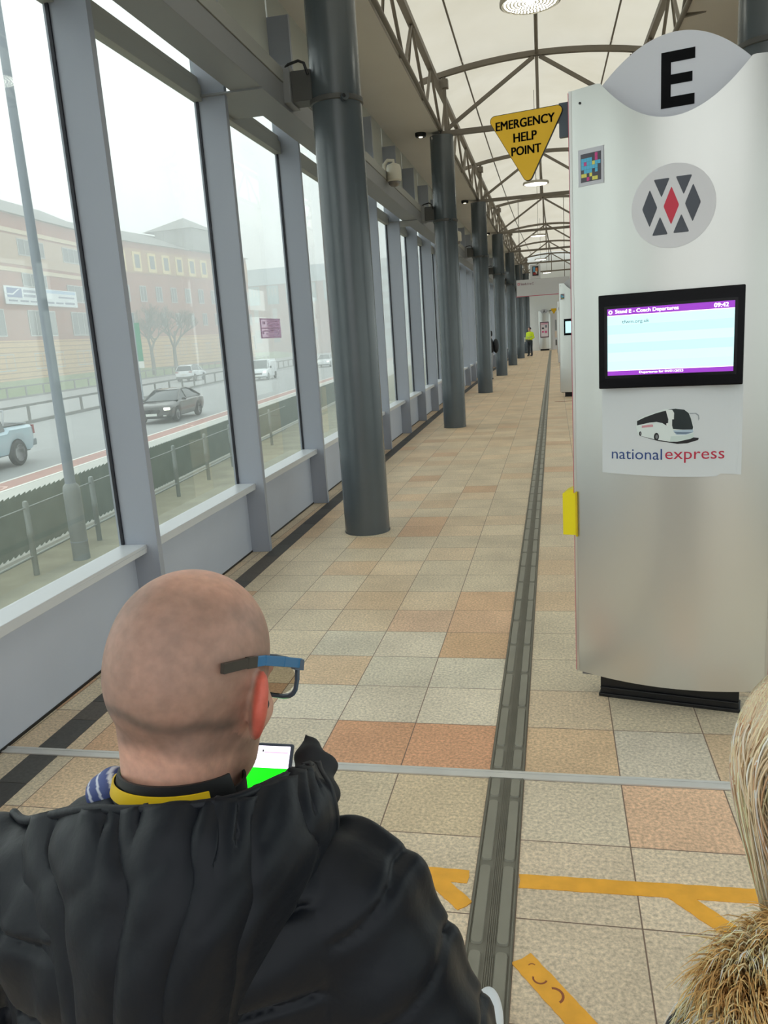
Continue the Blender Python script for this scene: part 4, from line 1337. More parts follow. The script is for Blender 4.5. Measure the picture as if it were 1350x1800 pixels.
M_BANW = mat('banner_white', (226, 232, 238), .6); M_BANB = mat('banner_blue', (70, 96, 160), .6); M_BANL = mat('banner_pale_blue', (168, 196, 226), .6)
b = MB(); b.box(0, .06, 0, 16.2, 0, 1.95); b.build('sheet', M_BANW, bn)
b = MB(); b.box(.06, .08, .45, 3.4, .75, 1.75); lg = b.build('logo_block', M_BANB, bn)
b = MB(); b.add([(.085, .45, 1.15), (.085, 1.5, 1.15), (.085, 2.6, 1.65), (.085, 3.2, 1.7), (.085, 2.6, 1.5), (.085, 1.6, 1.0), (.085, .45, 1.0)], [(0, 1, 2, 3, 4, 5, 6)]); b.build('swoosh', M_BANW, lg)
b = MB(); b.box(.06, .07, 8.0, 15.9, 1.5, 1.85); b.build('blue_fade', M_BANL, bn)
b = MB()
for (a, c_, d, e_) in ((3.8, 6.9, 1.35, 1.65), (3.8, 6.0, .85, 1.15), (11.6, 15.2, 1.0, 1.2), (.6, 2.2, .3, .48), (2.9, 4.4, .3, .48), (5.0, 6.6, .3, .48), (8.6, 10.2, .3, .5), (10.8, 12.4, .3, .5), (13.0, 15.2, .3, .55)):
    x = a
    while x < c_:
        b.box(.06, .075, x, x + .28, d, e_); x += .36
b.build('lettering', mat('banner_ink', (110, 120, 150), .6), bn)

rb = math.sqrt(1.01)
Bd = building('brick_building', 'long brick building with a row of cream framed top windows behind the bare trees', (-60.3, 106.6), .1, 41 * rb, 16, 17.6, 20.8)
b = MB(); b.box(0, .10, 0, 41 * rb, 13.2, 16.6); ts = b.build('top_storey', mat('ochre_storey', (176, 132, 96), .9), Bd)
for k in range(10):
    y = .8 + k * 3.85
    b = MB(); b.box(.10, .22, y, y + 2.1, 13.4, 16.2); cp = b.build('window_surround', mat('cream_surround', (220, 196, 140), .85), Bd)
    b = MB(); b.box(.22, .26, y + .45, y + 1.65, 13.9, 15.8); b.build('window', M_WIN, cp)
for k in range(10):
    y = 1.5 + k * 4.2
    win(Bd, y, 9.2, 1.5, 2.1); win(Bd, y + .6, 5.6, 1.3, 1.8)
    win(Bd, y + .5, 1.0, 2.0 if k % 3 == 0 else 1.4, 2.4 if k % 3 == 0 else 1.5)
b = MB(); b.box(-6, .8, 21, 30, 17.6, 21.0); b.add([(1.2, 20.5, 21), (1.2, 30.5, 21), (-3, 25.5, 23.4), (-8, 20.5, 21), (-8, 30.5, 21)], [(0, 1, 2), (1, 4, 2), (4, 3, 2), (3, 0, 2)]); b.build('gable_tower', M_ROOF, Bd)
Cd = thing('brick_building', 'far brick building with blue grey roof and bay windows beyond the junction', 'building', (-66, 200, 0))
b = MB(); b.box(-12, 14, 0, 14, -2, 16.4); b.build('brick_wall', M_BRICK, Cd)
b = MB(); b.add([(-12.5, -.5, 16.3), (14.5, -.5, 16.3), (14.5, 7, 21), (-12.5, 7, 21), (-12.5, 14.5, 16.3), (14.5, 14.5, 16.3)], [(0, 1, 2, 3), (3, 2, 5, 4), (0, 3, 4), (1, 5, 2), (0, 4, 5, 1)]); b.build('roof', mat('blue_slate', (142, 160, 168), .8), Cd)
M_BAY = mat('teal_bay', (120, 158, 168), .5)
for k in range(5):
    x = -10 + k * 5
    b = MB(); b.box(x, x + 2.8, -.7, .2, 11.5, 16); bb = b.build('bay_window', M_BAY, Cd)
    b = MB()
    for q in (.35, 1.2, 2.05): b.box(x + q, x + q + .5, -.75, -.7, 13.6, 15.6)
    b.build('window_bars', M_WFR, bb)
    b = MB(); b.box(x + .8, x + 2.0, -.08, .0, 7.2, 10.4); b.build('window', M_WFR, Cd)
    b = MB(); b.box(x + .6, x + 2.2, -.08, .0, 2.0, 5.2); b.build('window', M_WIN, Cd)
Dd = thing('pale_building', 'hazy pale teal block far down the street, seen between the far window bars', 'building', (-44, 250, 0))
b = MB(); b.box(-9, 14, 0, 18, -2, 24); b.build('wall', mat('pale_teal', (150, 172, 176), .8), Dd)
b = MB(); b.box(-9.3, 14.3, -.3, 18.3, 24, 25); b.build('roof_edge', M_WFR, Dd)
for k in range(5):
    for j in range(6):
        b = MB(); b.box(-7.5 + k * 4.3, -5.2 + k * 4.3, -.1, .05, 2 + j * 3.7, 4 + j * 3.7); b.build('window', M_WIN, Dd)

# ---------------------------------------------------------------- bare trees
def tree(label, loc, h, seed, spread):
    t = thing('bare_tree', label, 'tree', loc, 0, None)
    r = random.Random(seed)
    M_BARK = mat('bark', (92, 90, 82), .9)
    tr = MB(); br = MB(); tw = MB()
    def grow(p, d, L, rad, lev):
        q = p + d * L
        mid = p + d * L * .5 + Vector((r.uniform(-1, 1), r.uniform(-1, 1), 0)) * L * .04
        tgt = tr if lev == 0 else br if lev < 4 else tw
        tgt.tube([p, mid, q], [rad, rad * .85, rad * .7], 6 if lev < 4 else 3, caps=False)
        if lev >= 7: return
        for k in range(3 if lev < 6 else 2):
            a = r.uniform(0, 6.28)
            side = Vector((math.cos(a), math.sin(a), 0))
            nd = (d + side * r.uniform(.35, .8) * spread + Vector((0, 0, .12))).normalized()
            s = p.lerp(q, r.uniform(.55, 1.0)) if lev else q
            grow(s, nd, L * r.uniform(.62, .82), rad * .6, lev + 1)
    grow(Vector((0, 0, -.2)), Vector((0, 0, 1)), h * .24, h * .022, 0)
    tr.build('trunk', M_BARK, t, smooth=60, fix=False)
    br.build('branches', M_BARK, t, smooth=60, fix=False)
    o = tw.build('twigs', M_BARK, t, fix=False); o['kind'] = 'stuff'
tree('dark bare leafless tree in front of the long brick building, left one of two', (-50.5, 96.0, -1.0), 12.5, 5, 1.1)
tree('dark bare leafless tree in front of the long brick building, right one of two', (-51.5, 104.5, -1.0), 13.5, 9, 1.1)

# ================================================================== vehicles
M_TYRE = mat('tyre', (30, 30, 32), 0.8); M_RIM = mat('alloy', (170, 172, 176), 0.35, .6)
M_CGLASS = mat('car_glass', (52, 60, 64), 0.08, 0, .8); M_WSG = mat('windscreen', (120, 134, 138), 0.12, 0, .8)
M_HEADL = mat('headlamp', (252, 250, 232), .2, emit=1.6); M_TAIL = mat('tail_lamp', (140, 30, 34), .3); M_PLATE = mat('number_plate', (226, 228, 222), .5); M_TRIMB = mat('dark_trim', (34, 36, 38), .5)
def vehicle(name, label, loc, rotz, paint, L, W, top, cab, wheel_r, wheel_y, kindv='car', low=.28):
    """forward is +y; top: list (y, z) of the body shoulder line; cab: list (y, z_base, z_top, inset) for the glasshouse"""
    t = thing(name, label, 'car' if kindv == 'car' else kindv, loc, rotz)
    hw = W / 2
    rings = []
    n = 40
    ys_, zs_ = [a for a, _ in top], [b_ for _, b_ in top]
    for k in range(n + 1):
        y = lerp(ys_[0], ys_[-1], k / n)
        z = float(np.interp(y, ys_, zs_))
        e = min(1, min(y - ys_[0], ys_[-1] - y) / .35)
        w = hw * (0.86 + 0.14 * math.sqrt(max(0, 1 - (1 - e) ** 2)))
        lo_ = low + (1 - e) * .08
        # wheel arches rise into the flank
        arch = lo_
        for wy in wheel_y:
            dd = abs(y - wy)
            if dd < wheel_r * 1.16: arch = max(arch, wheel_r + math.sqrt(max(0, (wheel_r * 1.16) ** 2 - dd ** 2)) * .95)
        arch = min(arch, z - .12)
        sh = z - .10
        rings.append([(-w * .93, y, arch), (-w, y, max(arch + .02, lerp(arch, sh, .5))), (-w * .99, y, sh), (-w * .90, y, z - .02), (-w * .6, y, z + .01), (w * .6, y, z + .01), (w * .90, y, z - .02), (w * .99, y, sh), (w, y, max(arch + .02, lerp(arch, sh, .5))), (w * .93, y, arch)])
    b = MB(); b.loft(rings); body = b.build('body', paint, t, smooth=38)
    b = MB(); b.box(-hw * .8, hw * .8, ys_[0] + .15, ys_[-1] - .15, low - .05, low + .25); b.build('underbody', M_TRIMB, t)
    # glasshouse
    b = MB(); rg = []
    for (y, z0, z1, ins) in cab:
        w0, w1 = hw * .90, hw * (.90 - ins)
        rg.append([(-w0, y, z0), (-lerp(w0, w1, .9), y, lerp(z0, z1, .9)), (-w1 * .93, y, z1), (w1 * .93, y, z1), (lerp(w0, w1, .9), y, lerp(z0, z1, .9)), (w0, y, z0)])
    b.loft(rg); gh = b.build('windows', M_CGLASS, t, smooth=35)
    # roof skin and pillars
    flat = [c for c in cab if c[2] > max(c2[2] for c2 in cab) - .10]
    b = MB(); rg = []
    for (y, z0, z1, ins) in flat:
        w1 = hw * (.90 - ins) * .96
        rg.append([(-w1 - .015, y, z1 - .05), (-w1 * .9, y, z1 + .015), (w1 * .9, y, z1 + .015), (w1 + .015, y, z1 - .05)])
    if len(rg) > 1: b.loft(rg); b.build('roof', paint, t, smooth=50)
    b = MB()
    for s in (-1, 1):
        for i in range(len(cab) - 1):
            a, c = cab[i], cab[i + 1]
            pa = (s * hw * (.905 - a[3]), a[0], a[2]); pc = (s * hw * (.905 - c[3]), c[0], c[2])
            if (Vector(pa) - Vector(pc)).length > .02: b.tube([pa, pc], .032, 6)
        c = cab[len(cab) // 2]
        b.tube([(s * hw * .91, c[0], c[1]), (s * hw * (.91 - c[3]), c[0], c[2])], .03, 6)
    b.build('pillars', paint, t, smooth=60)
    for s in (-1, 1):
        for wy in wheel_y:
            Mx = Matrix.Translation((s * (hw - .11), wy, wheel_r)) @ Matrix.Rotation(math.radians(90), 4, 'Y')
            b = MB(); b.lathe([(wheel_r * .6, -.10), (wheel_r * .93, -.10), (wheel_r, -.07), (wheel_r, .07), (wheel_r * .93, .10), (wheel_r * .6, .10)], 26, Mx)
            wv = b.build('wheel', M_TYRE, t, smooth=40)
            b = MB()
            b.lathe([(wheel_r * .16, -.085), (wheel_r * .16, .085)], 12, Mx)
            for q in range(5):
                a = 2 * math.pi * q / 5
                d_ = Matrix.Rotation(a, 4, 'Z')
                b.box(-.03, .03, .02, wheel_r * .62, -.09, .09, Mx @ d_)
            b.lathe([(wheel_r * .66, -.095), (wheel_r * .66, .095)], 24, Mx) if False else None
            ringp = [(wheel_r * .58, -.1), (wheel_r * .68, -.1), (wheel_r * .68, .1), (wheel_r * .58, .1)]
            b.lathe(ringp, 24, Mx)
            b.build('rim', M_RIM, wv, smooth=40)
    return t
def bx(nm, t, m_, *a, bevel=0.0):
    b = MB(); b.box(*a); return b.build(nm, m_, t, bevel=bevel)
# dark saloon coming towards the camera: forward points to -y in the world
M_DARKCAR = mat('paint_dark', (44, 42, 40), .22, .3, coat=.6)
sal = vehicle('saloon_car', 'dark saloon car with lit headlamps driving towards the camera', (-18.15, 35.7, ZG), math.pi + math.atan(.085) + .0, M_DARKCAR, 4.6, 1.86,
              [(-2.35, .62), (-2.3, .95), (-1.6, 1.0), (.9, .98), (1.2, .93), (2.0, .80), (2.28, .66), (2.33, .5)],
              [(-1.9, .97, .99, .0), (-1.15, .98, 1.36, .22), (-.55, .98, 1.45, .25), (.0, .98, 1.44, .25), (.25, .98, 1.40, .22), (1.15, .95, .97, .02)], .34, (-1.42, 1.45))
for s in (-1, 1):
    bx('headlamp', sal, M_HEADL, s * .72 - .14, s * .72 + .14, 2.18, 2.31, .60, .72, bevel=.03)
    bx('grille', sal, M_TRIMB, s * .20 - .17, s * .20 + .17, 2.28, 2.36, .48, .66, bevel=.02)
    bx('wing_mirror', sal, M_DARKCAR, s * 1.03 - .09, s * 1.03 + .09, .70, .85, .94, 1.06, bevel=.03)
    bx('fog_lamp', sal, M_PLATE, s * .62 - .07, s * .62 + .07, 2.27, 2.34, .34, .38)
bx('number_plate', sal, M_PLATE, -.26, .26, 2.34, 2.375, .36, .47)
# white estate-style car going away, beyond the barrier
M_WHITECAR = mat('paint_white', (228, 232, 236), .25, 0, coat=.5)
suv = vehicle('family_car', 'white car seen from behind on the far side of the road', (-36.9, 78.0, ZG), math.atan(.1) , M_WHITECAR, 4.4, 1.9,
              [(-2.2, .7), (-2.16, 1.08), (-1.2, 1.12), (1.0, 1.05), (2.0, .88), (2.2, .6)],
              [(-2.05, 1.08, 1.12, .0), (-1.75, 1.1, 1.56, .2), (-1.0, 1.1, 1.66, .24), (.2, 1.1, 1.64, .24), (.5, 1.08, 1.58, .22), (1.25, 1.03, 1.05, .02)], .36, (-1.35, 1.38), low=.34)
bx('rear_bumper', suv, M_TRIMB, -.82, .82, -2.24, -2.1, .34, .52, bevel=.03)
bx('number_plate', suv, M_PLATE, -.26, .26, -2.23, -2.18, .68, .80)
for s in (-1, 1): bx('tail_lamp', suv, M_TAIL, s * .72 - .16, s * .72 + .16, -2.2, -2.1, .92, 1.02)
# white van coming towards the camera
van = vehicle('small_van', 'white small van driving towards the camera beyond the dark saloon', (-26.7, 71.8, ZG), math.pi + math.atan(.1), M_WHITECAR, 4.3, 1.8,
              [(-2.1, 1.0), (-2.08, 1.7), (.5, 1.72), (.75, 1.1), (1.9, .98), (2.12, .7), (2.16, .5)],
              [(.35, 1.1, 1.80, .12), (.62, 1.08, 1.78, .14), (.95, 1.06, 1.45, .1), (1.3, 1.02, 1.05, .02)], .32, (-1.4, 1.35), 'van')
bx('roof_box', van, M_WHITECAR, -.74, .74, -2.05, .62, 1.66, 1.84, bevel=.06)
for s in (-1, 1):
    bx('headlamp', van, M_HEADL, s * .68 - .13, s * .68 + .13, 2.0, 2.12, .66, .82, bevel=.03)
    bx('wing_mirror', van, M_TRIMB, s * 1.02 - .09, s * 1.02 + .09, .9, 1.03, 1.05, 1.25, bevel=.03)
bx('grille', van, M_TRIMB, -.45, .45, 2.08, 2.17, .52, .68, bevel=.02)
bx('number_plate', van, M_PLATE, -.26, .26, 2.15, 2.19, .36, .47)
# second white car far behind the van, near the junction
car2 = vehicle('white_car', 'small white car seen beside the big round column, far up the road', (-27.5, 96.0, ZG), math.pi + math.atan(.1), M_WHITECAR, 4.2, 1.8,
              [(-2.1, .7), (-2.05, .98), (.9, .98), (2.0, .80), (2.1, .6)],
              [(-1.9, .97, 1.0, .0), (-1.2, .98, 1.45, .22), (.1, .98, 1.45, .25), (1.05, .95, .97, .02)], .32, (-1.3, 1.3))
for s in (-1, 1): bx('headlamp', car2, M_HEADL, s * .68 - .13, s * .68 + .13, 1.98, 2.1, .62, .74)
# pale blue pickup leaving the frame at left
M_PICK = mat('paint_ice_blue', (168, 190, 202), .25, .2, coat=.5)
pk = vehicle('pickup_truck', 'pale blue pickup truck cut off by the left edge, its rear wheel showing', (-17.4, 20.45, ZG), math.pi + math.atan(.085), M_PICK, 5.2, 1.92,
              [(-2.65, .8), (-2.62, 1.22), (-1.2, 1.25), (-1.1, 1.15), (1.2, 1.13), (2.3, 1.0), (2.6, .6)],
              [(-1.12, 1.12, 1.72, .2), (-.9, 1.12, 1.80, .24), (.3, 1.12, 1.78, .24), (.6, 1.1, 1.7, .2), (1.35, 1.08, 1.12, .02)], .40, (-1.62, 1.6), 'pickup truck', low=.42)
b = MB(); b.box(-.78, .78, -2.55, -1.2, 1.255, 1.262); b.build('load_bed', mat('bed_black', (50, 52, 54), .6), pk)
bx('rear_bumper', pk, mat('bumper_grey', (120, 130, 136), .4, .4), -.85, .85, -2.82, -2.6, .50, .72, bevel=.03)
b = MB(); b.tube([(-.8, -1.15, 1.3), (-.78, -1.3, 1.75), (.78, -1.3, 1.75), (.8, -1.15, 1.3)], .035, 8); b.tube([(-.8, -1.2, 1.4), (-.8, -2.4, 1.27)], .02, 8); b.build('roll_bar', M_RIM, pk, smooth=50)
for s in (-1, 1): bx('tail_lamp', pk, M_TAIL, s * .86 - .06, s * .86 + .06, -2.64, -2.55, .9, 1.18)
for s in (-1, 1):
    bx('door_handle', pk, M_RIM, s * .965 - .015, s * .965 + .015, -.35, -.1, 1.0, 1.04)

# ---------------------------------------------------------------- morning mist outside
hz = MB(); hz.box(-95, -3.6, -40, 275, ZG - .03, 25)
hm = bpy.data.materials.new('morning_mist'); hm.use_nodes = True
n_, l_ = hm.node_tree.nodes, hm.node_tree.links; n_.clear()
o_ = n_.new('ShaderNodeOutputMaterial'); vsn = n_.new('ShaderNodeVolumeScatter')
vsn.inputs['Color'].default_value = (0.985, 0.99, 0.99, 1); vsn.inputs['Density'].default_value = 0.0068; vsn.inputs['Anisotropy'].default_value = 0.2
l_.new(vsn.outputs[0], o_.inputs['Volume'])
tag(hz.build('mist', hm), 'pale grey morning mist hanging over the street outside', 'mist', kind='stuff')
# ================================================================== people
def skin_mat(name):
    m = bpy.data.materials.new(name); m.use_nodes = True
    n, l = m.node_tree.nodes, m.node_tree.links
    b = n['Principled BSDF']
    a = n.new('ShaderNodeAttribute'); a.attribute_name = 'tone'
    tc = n.new('ShaderNodeTexCoord'); nz = n.new('ShaderNodeTexNoise'); nz.inputs['Scale'].default_value = 95; nz.inputs['Detail'].default_value = 4
    l.new(tc.outputs['Object'], nz.inputs['Vector'])
    mr = n.new('ShaderNodeMapRange'); mr.inputs['From Min'].default_value = .3; mr.inputs['From Max'].default_value = .7; mr.inputs['To Min'].default_value = .88; mr.inputs['To Max'].default_value = 1.1
    l.new(nz.outputs['Fac'], mr.inputs['Value'])
    mx = n.new('ShaderNodeMix'); mx.data_type = 'RGBA'; mx.blend_type = 'MULTIPLY'; mx.inputs['Factor'].default_value = 1
    l.new(a.outputs['Color'], mx.inputs['A']); l.new(mr.outputs[0], mx.inputs['B']); l.new(mx.outputs['Result'], b.inputs['Base Color'])
    b.inputs['Roughness'].default_value = .48
    b.inputs['Subsurface Weight'].default_value = .25; b.inputs['Subsurface Scale'].default_value = .012; b.inputs['Subsurface Radius'].default_value = (1, .35, .2)
    bp = n.new('ShaderNodeBump'); bp.inputs['Strength'].default_value = .12; bp.inputs['Distance'].default_value = .001
    l.new(nz.outputs['Fac'], bp.inputs['Height']); l.new(bp.outputs[0], b.inputs['Normal'])
    return m
M_SKIN = skin_mat('skin')
M_TONE = mat('cloth_tone', (255, 255, 255), .6, attr='tone')

def rot_frame(yaw, pitch, roll=0.0):
    """columns: local x (right), y (forward), z (up) in world; positive pitch nods down"""
    return np.array((Matrix.Rotation(yaw, 3, 'Z') @ Matrix.Rotation(-pitch, 3, 'X') @ Matrix.Rotation(roll, 3, 'Y')))

def head_sdf(X, Y, Z, c, R, big=1.0, ears=True):
    dx, dy, dz = X - c[0], Y - c[1], Z - c[2]
    x = (R[0, 0] * dx + R[1, 0] * dy + R[2, 0] * dz) / big
    y = (R[0, 1] * dx + R[1, 1] * dy + R[2, 1] * dz) / big
    z = (R[0, 2] * dx + R[1, 2] * dy + R[2, 2] * dz) / big
    ax = np.abs(x)
    d = ell(x, y, z, (0, -.010, .028), (.078, .097, .087))
    d = smin(d, ell(x, y, z, (0, -.036, -.008), (.062, .066, .062)), .03)
    d = smin(d, ell(x, y, z, (0, .030, -.040), (.062, .066, .082)), .03)
    d = smin(d, ell(x, y, z, (0, .050, -.092), (.046, .044, .032)), .03)
    d = smin(d, ell(x, y, z, (0, .078, .010), (.052, .018, .013)), .015)
    d = smin(d, ell(ax, y, z, (.042, .062, -.035), (.02, .02, .018)), .02)
    d = smax(d, -ell(ax, y, z, (.031, .104, -.012), (.017, .014, .011)), .008)
    d = smin(d, ell(ax, y, z, (.031, .083, -.012), (.012, .012, .011)), .003)
    d = smin(d, cap(x, y, z, (0, .094, .0), (0, .112, -.038), .008, .012), .012)
    d = smin(d, ell(ax, y, z, (.010, .104, -.043), (.009, .010, .008)), .006)
    d = smin(d, ell(x, y, z, (0, .094, -.066), (.024, .010, .006)), .006)
    d = smin(d, ell(x, y, z, (0, .092, -.078), (.021, .010, .006)), .006)
    if ears:
        ca_, sa_ = math.cos(math.radians(36)), math.sin(math.radians(36))
        ex, ey = ax - .082, y - .000
        rx, ry = ex * ca_ + ey * sa_, -ex * sa_ + ey * ca_
        zz = z + .018
        e = ell(rx, ry, zz + ry * .25, (0, 0, 0), (.0092, .021, .034))
        e = smin(e, ell(rx, ry, zz, (-.001, .004, -.026), (.006, .010, .012)), .006)
        e = smax(e, -ell(rx, ry, zz, (.009, .006, .004), (.008, .011, .019)), .003)
        d = smin(d, e, .007)
    return d * big

def hand_sdf(X, Y, Z, w, f, n, side, curl=.9):
    """w wrist point, f forward direction, n palm normal (curl direction); side +1: thumb on +s side"""
    f = Vector(f).normalized(); n = Vector(n); n = (n - f * n.dot(f)).normalized(); s = f.cross(n) * side
    w = Vector(w)
    d = cap(X, Y, Z, w - f * .03, w + f * .02, .026, .024)
    for k in range(4):
        a = w + f * .035 + s * (.027 - .018 * k)
        d = smin(d, cap(X, Y, Z, w + f * .01 + s * (.014 - .010 * k), a + f * .045, .014, .0105), .010)
        L = (.040, .045, .042, .033)[k]
        p = a + f * .047; ang = 0.0
        for j, seg in enumerate((L, L * .62, L * .5)):
            ang += curl * (.55, .75, .5)[j]
            dr = f * math.cos(ang) + n * math.sin(ang)
            q = p + dr * seg
            d = smin(d, cap(X, Y, Z, p, q, .0088 - .0006 * j, .0082 - .0006 * j), .002)
            p = q
    p = w + f * .02 + s * .026
    q = p + (f * .7 + s * .55 + n * .3).normalized() * .038
    r = q + (f * .85 + s * .1 + n * .5).normalized() * .032
    d = smin(d, cap(X, Y, Z, p - f * .01 - s * .006, q, .015, .011), .008)
    return smin(d, cap(X, Y, Z, q, r, .0105, .009), .003)

def multi_net(name, parts, m, parent, colour):
    V, F, o = [], [], 0
    for fn, lo, hi, h in parts:
        v, f = surface_net(fn, lo, hi, h)
        V.append(v); F.append(f + o); o += len(v)
    V = np.concatenate(V); F = np.concatenate(F)
    me = bpy.data.meshes.new(name)
    me.from_pydata(V.tolist(), [], F.tolist())
    me.materials.append(m)
    ca = me.color_attributes.new('tone', 'FLOAT_COLOR', 'POINT')
    c = colour(V); c = np.concatenate([c, np.ones((len(c), 1))], 1)
    ca.data.foreach_set('color', c.astype(np.float32).ravel())
    me.polygons.foreach_set('use_smooth', [True] * len(me.polygons))
    me.update()
    ob = bpy.data.objects.new(name, me); COL.objects.link(ob); ob.parent = parent
    return ob

def vnoise(p, s, seed=0):
    """cheap smooth noise from summed sines"""
    r = np.random.RandomState(seed)
    o = 0
    for k in range(7):
        w = r.normal(size=3) * s; o = o + np.sin(p @ w + r.uniform(0, 6.28))
    return o / 7

def sstep(a, b, x):
    t = np.clip((x - a) / (b - a), 0, 1)
    return t * t * (3 - 2 * t)

# ------------------------------------------------------------------ the man in front
man = thing('person', 'person with shaved head and glasses in a black hooded puffer jacket holding a phone', 'person', (-0.39, 0.64, 0))
INV = Matrix.Translation((0.39, -0.64, 0))
def own(o):
    o.parent = man; o.matrix_parent_inverse = INV; return o
HC = np.array([-0.385, 0.735, 1.456]); HR = rot_frame(math.radians(-9), math.radians(19), math.radians(2))
NB = (-0.392, 0.672, 1.30)
def w2h(V): return (V - HC) @ HR
hn = HC + HR @ np.array([0, -.022, -.07])
def man_head(X, Y, Z):
    d = head_sdf(X, Y, Z, HC, HR)
    nk = cap(X, Y, Z, hn, NB, .047, .053)
    d = smin(d, nk, .022)
    for s in (-1, 1):
        d = smin(d, cap(X, Y, Z, HC + HR @ np.array([s * .028, -.048, -.055]), (NB[0] + s * .024, NB[1] - .016, 1.30), .020, .024), .012)
    d = smin(d, ell(X, Y, Z, (-.39, .68, 1.27), (.16, .09, .06)), .03)
    return d
def man_col(V):
    h = w2h(V)
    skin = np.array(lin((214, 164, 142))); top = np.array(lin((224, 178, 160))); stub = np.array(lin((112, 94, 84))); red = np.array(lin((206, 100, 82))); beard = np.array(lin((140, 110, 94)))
    n1 = vnoise(V, 60, 1) * .5 + vnoise(V, 150, 2) * .5
    c = np.repeat(skin[None], len(V), 0)
    x, y, z = h[:, 0], h[:, 1], h[:, 2]
    # cropped hair: back and sides, thinning to nothing on the crown
    m = sstep(.108, .062, z + .25 * (y + .0) + n1 * .008) * sstep(-.070, -.052, z + .25 * np.abs(x) + n1 * .004) * sstep(.062, .035, y + n1 * .008 - (z < 0) * .0)
    m = m * np.where((np.abs(x) > .060) & (z < -.005), sstep(.01, -.02, y), 1)
    lines = np.exp(-((z + .045 + .12 * y + .006 * np.sin(x * 60)) / .006) ** 2) * .35 * (y < 0)
    m = np.clip(m * (.62 + .2 * n1) + lines * m, 0, .95)
    c = c * (1 - m[:, None]) + stub * m[:, None]
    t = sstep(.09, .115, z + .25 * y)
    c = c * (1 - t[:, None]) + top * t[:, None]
    ear = sstep(.078, .086, np.abs(x)) * (np.abs(y) < .04) * (z < .03)
    c = c * (1 - ear[:, None]) + red * ear[:, None]
    b = sstep(.0, .02, y) * sstep(-.045, -.06, z) * (V[:, 2] > 1.33) * .6
    c = c * (1 - b[:, None]) + beard * b[:, None]
    return c
ph_top = Vector((-.40, .945, 1.262)); ph_bot = Vector((-.405, .855, 1.128))
pdir = (ph_bot - ph_top).normalized(); pn = Vector((0, -1, .68)).normalized()
RWR = (-.318, .845, 1.115); LWR = (-.50, .84, 1.11)
def rh(X, Y, Z): return hand_sdf(X, Y, Z, RWR, (-.35, .35, .55), (-.8, .2, -.3), -1, .75)
def lh(X, Y, Z): return hand_sdf(X, Y, Z, LWR, (.35, .35, .55), (.8, .2, -.3), 1, .75)
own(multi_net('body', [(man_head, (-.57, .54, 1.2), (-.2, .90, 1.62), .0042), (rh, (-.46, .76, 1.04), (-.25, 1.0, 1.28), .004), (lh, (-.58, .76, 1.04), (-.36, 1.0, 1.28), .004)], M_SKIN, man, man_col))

M_JACKET = mat('black_nylon', (7, 12, 21), .45, 0, .26, sheen=.04, bump=(22, .35, .006))
M_JLINE = mat('black_lining', (14, 15, 18), .7)
RS, LS = np.array((-.214, .680, 1.230)), np.array((-.600, .665, 1.222))
RE, LE = np.array((-.112, .66, 1.00)), np.array((-.68, .64, .99))
RWc, LWc = np.array((-.285, .825, 1.085)), np.array((-.53, .815, 1.08))
def puff(t, period, amp, p=5):
    f = np.abs(2 * ((t / period) % 1) - 1)
    return amp * (1 - f ** p)
def seg_t(X, Y, Z, a, b):
    d = b - a; L = np.linalg.norm(d); d = d / L
    return ((X - a[0]) * d[0] + (Y - a[1]) * d[1] + (Z - a[2]) * d[2])
def jacket(X, Y, Z):
    wr = .0022 * np.sin(38 * X + 22 * Z + 9 * np.sin(17 * Y)) + .0016 * np.sin(61 * Z - 47 * X + 30 * Y)
    t = ell(X, Y, Z, (-.395, .675, .98), (.215, .135, .36))
    t = smin(t, cap(X, Y, Z, (-.40, .66, 1.205), (-.40, .665, 1.14), .115), .06)
    t = smin(t, cap(X, Y, Z, (-.29, .66, 1.222), (-.50, .655, 1.222), .082), .05)
    t = smin(t, cap(X, Y, Z, (-.39, .685, 1.29), (-.25, .68, 1.238), .05, .062), .03)
    t = smin(t, cap(X, Y, Z, (-.39, .685, 1.29), (-.56, .67, 1.235), .05, .062), .03)
    t = t - puff(Z + .18 * (Y - .6) + .02 * np.sin(9 * X) + .012, .080, .012, 12)
    d = t + wr
    for S, E, W in ((RS, RE, RWc), (LS, LE, LWc)):
        u = cap(X, Y, Z, S, E, .076, .070) - puff(seg_t(X, Y, Z, S, E) + .02 + .012 * np.sin(30 * Y), .090, .008, 10)
        lo = cap(X, Y, Z, E, W, .070, .050) - puff(seg_t(X, Y, Z, E, W), .08, .007)
        a = smin(u, lo, .02) + wr * 1.8
        d = smin(d, a, .004)
    # neck opening
    d = smax(d, -cap(X, Y, Z, (-.388, .70, 1.31), (-.388, .73, 1.6), .072, .085), .01)
    for W, wp in ((RWc, RWR), (LWc, LWR)):
        w = np.array(wp); q = w + (w - W) * 3
        d = smax(d, -cap(X, Y, Z, w, q, .033), .004)
    return d
J = net_obj('jacket', jacket, (-.80, .44, .62), (-.02, .98, 1.38), .0048, M_JACKET, man); own(J)

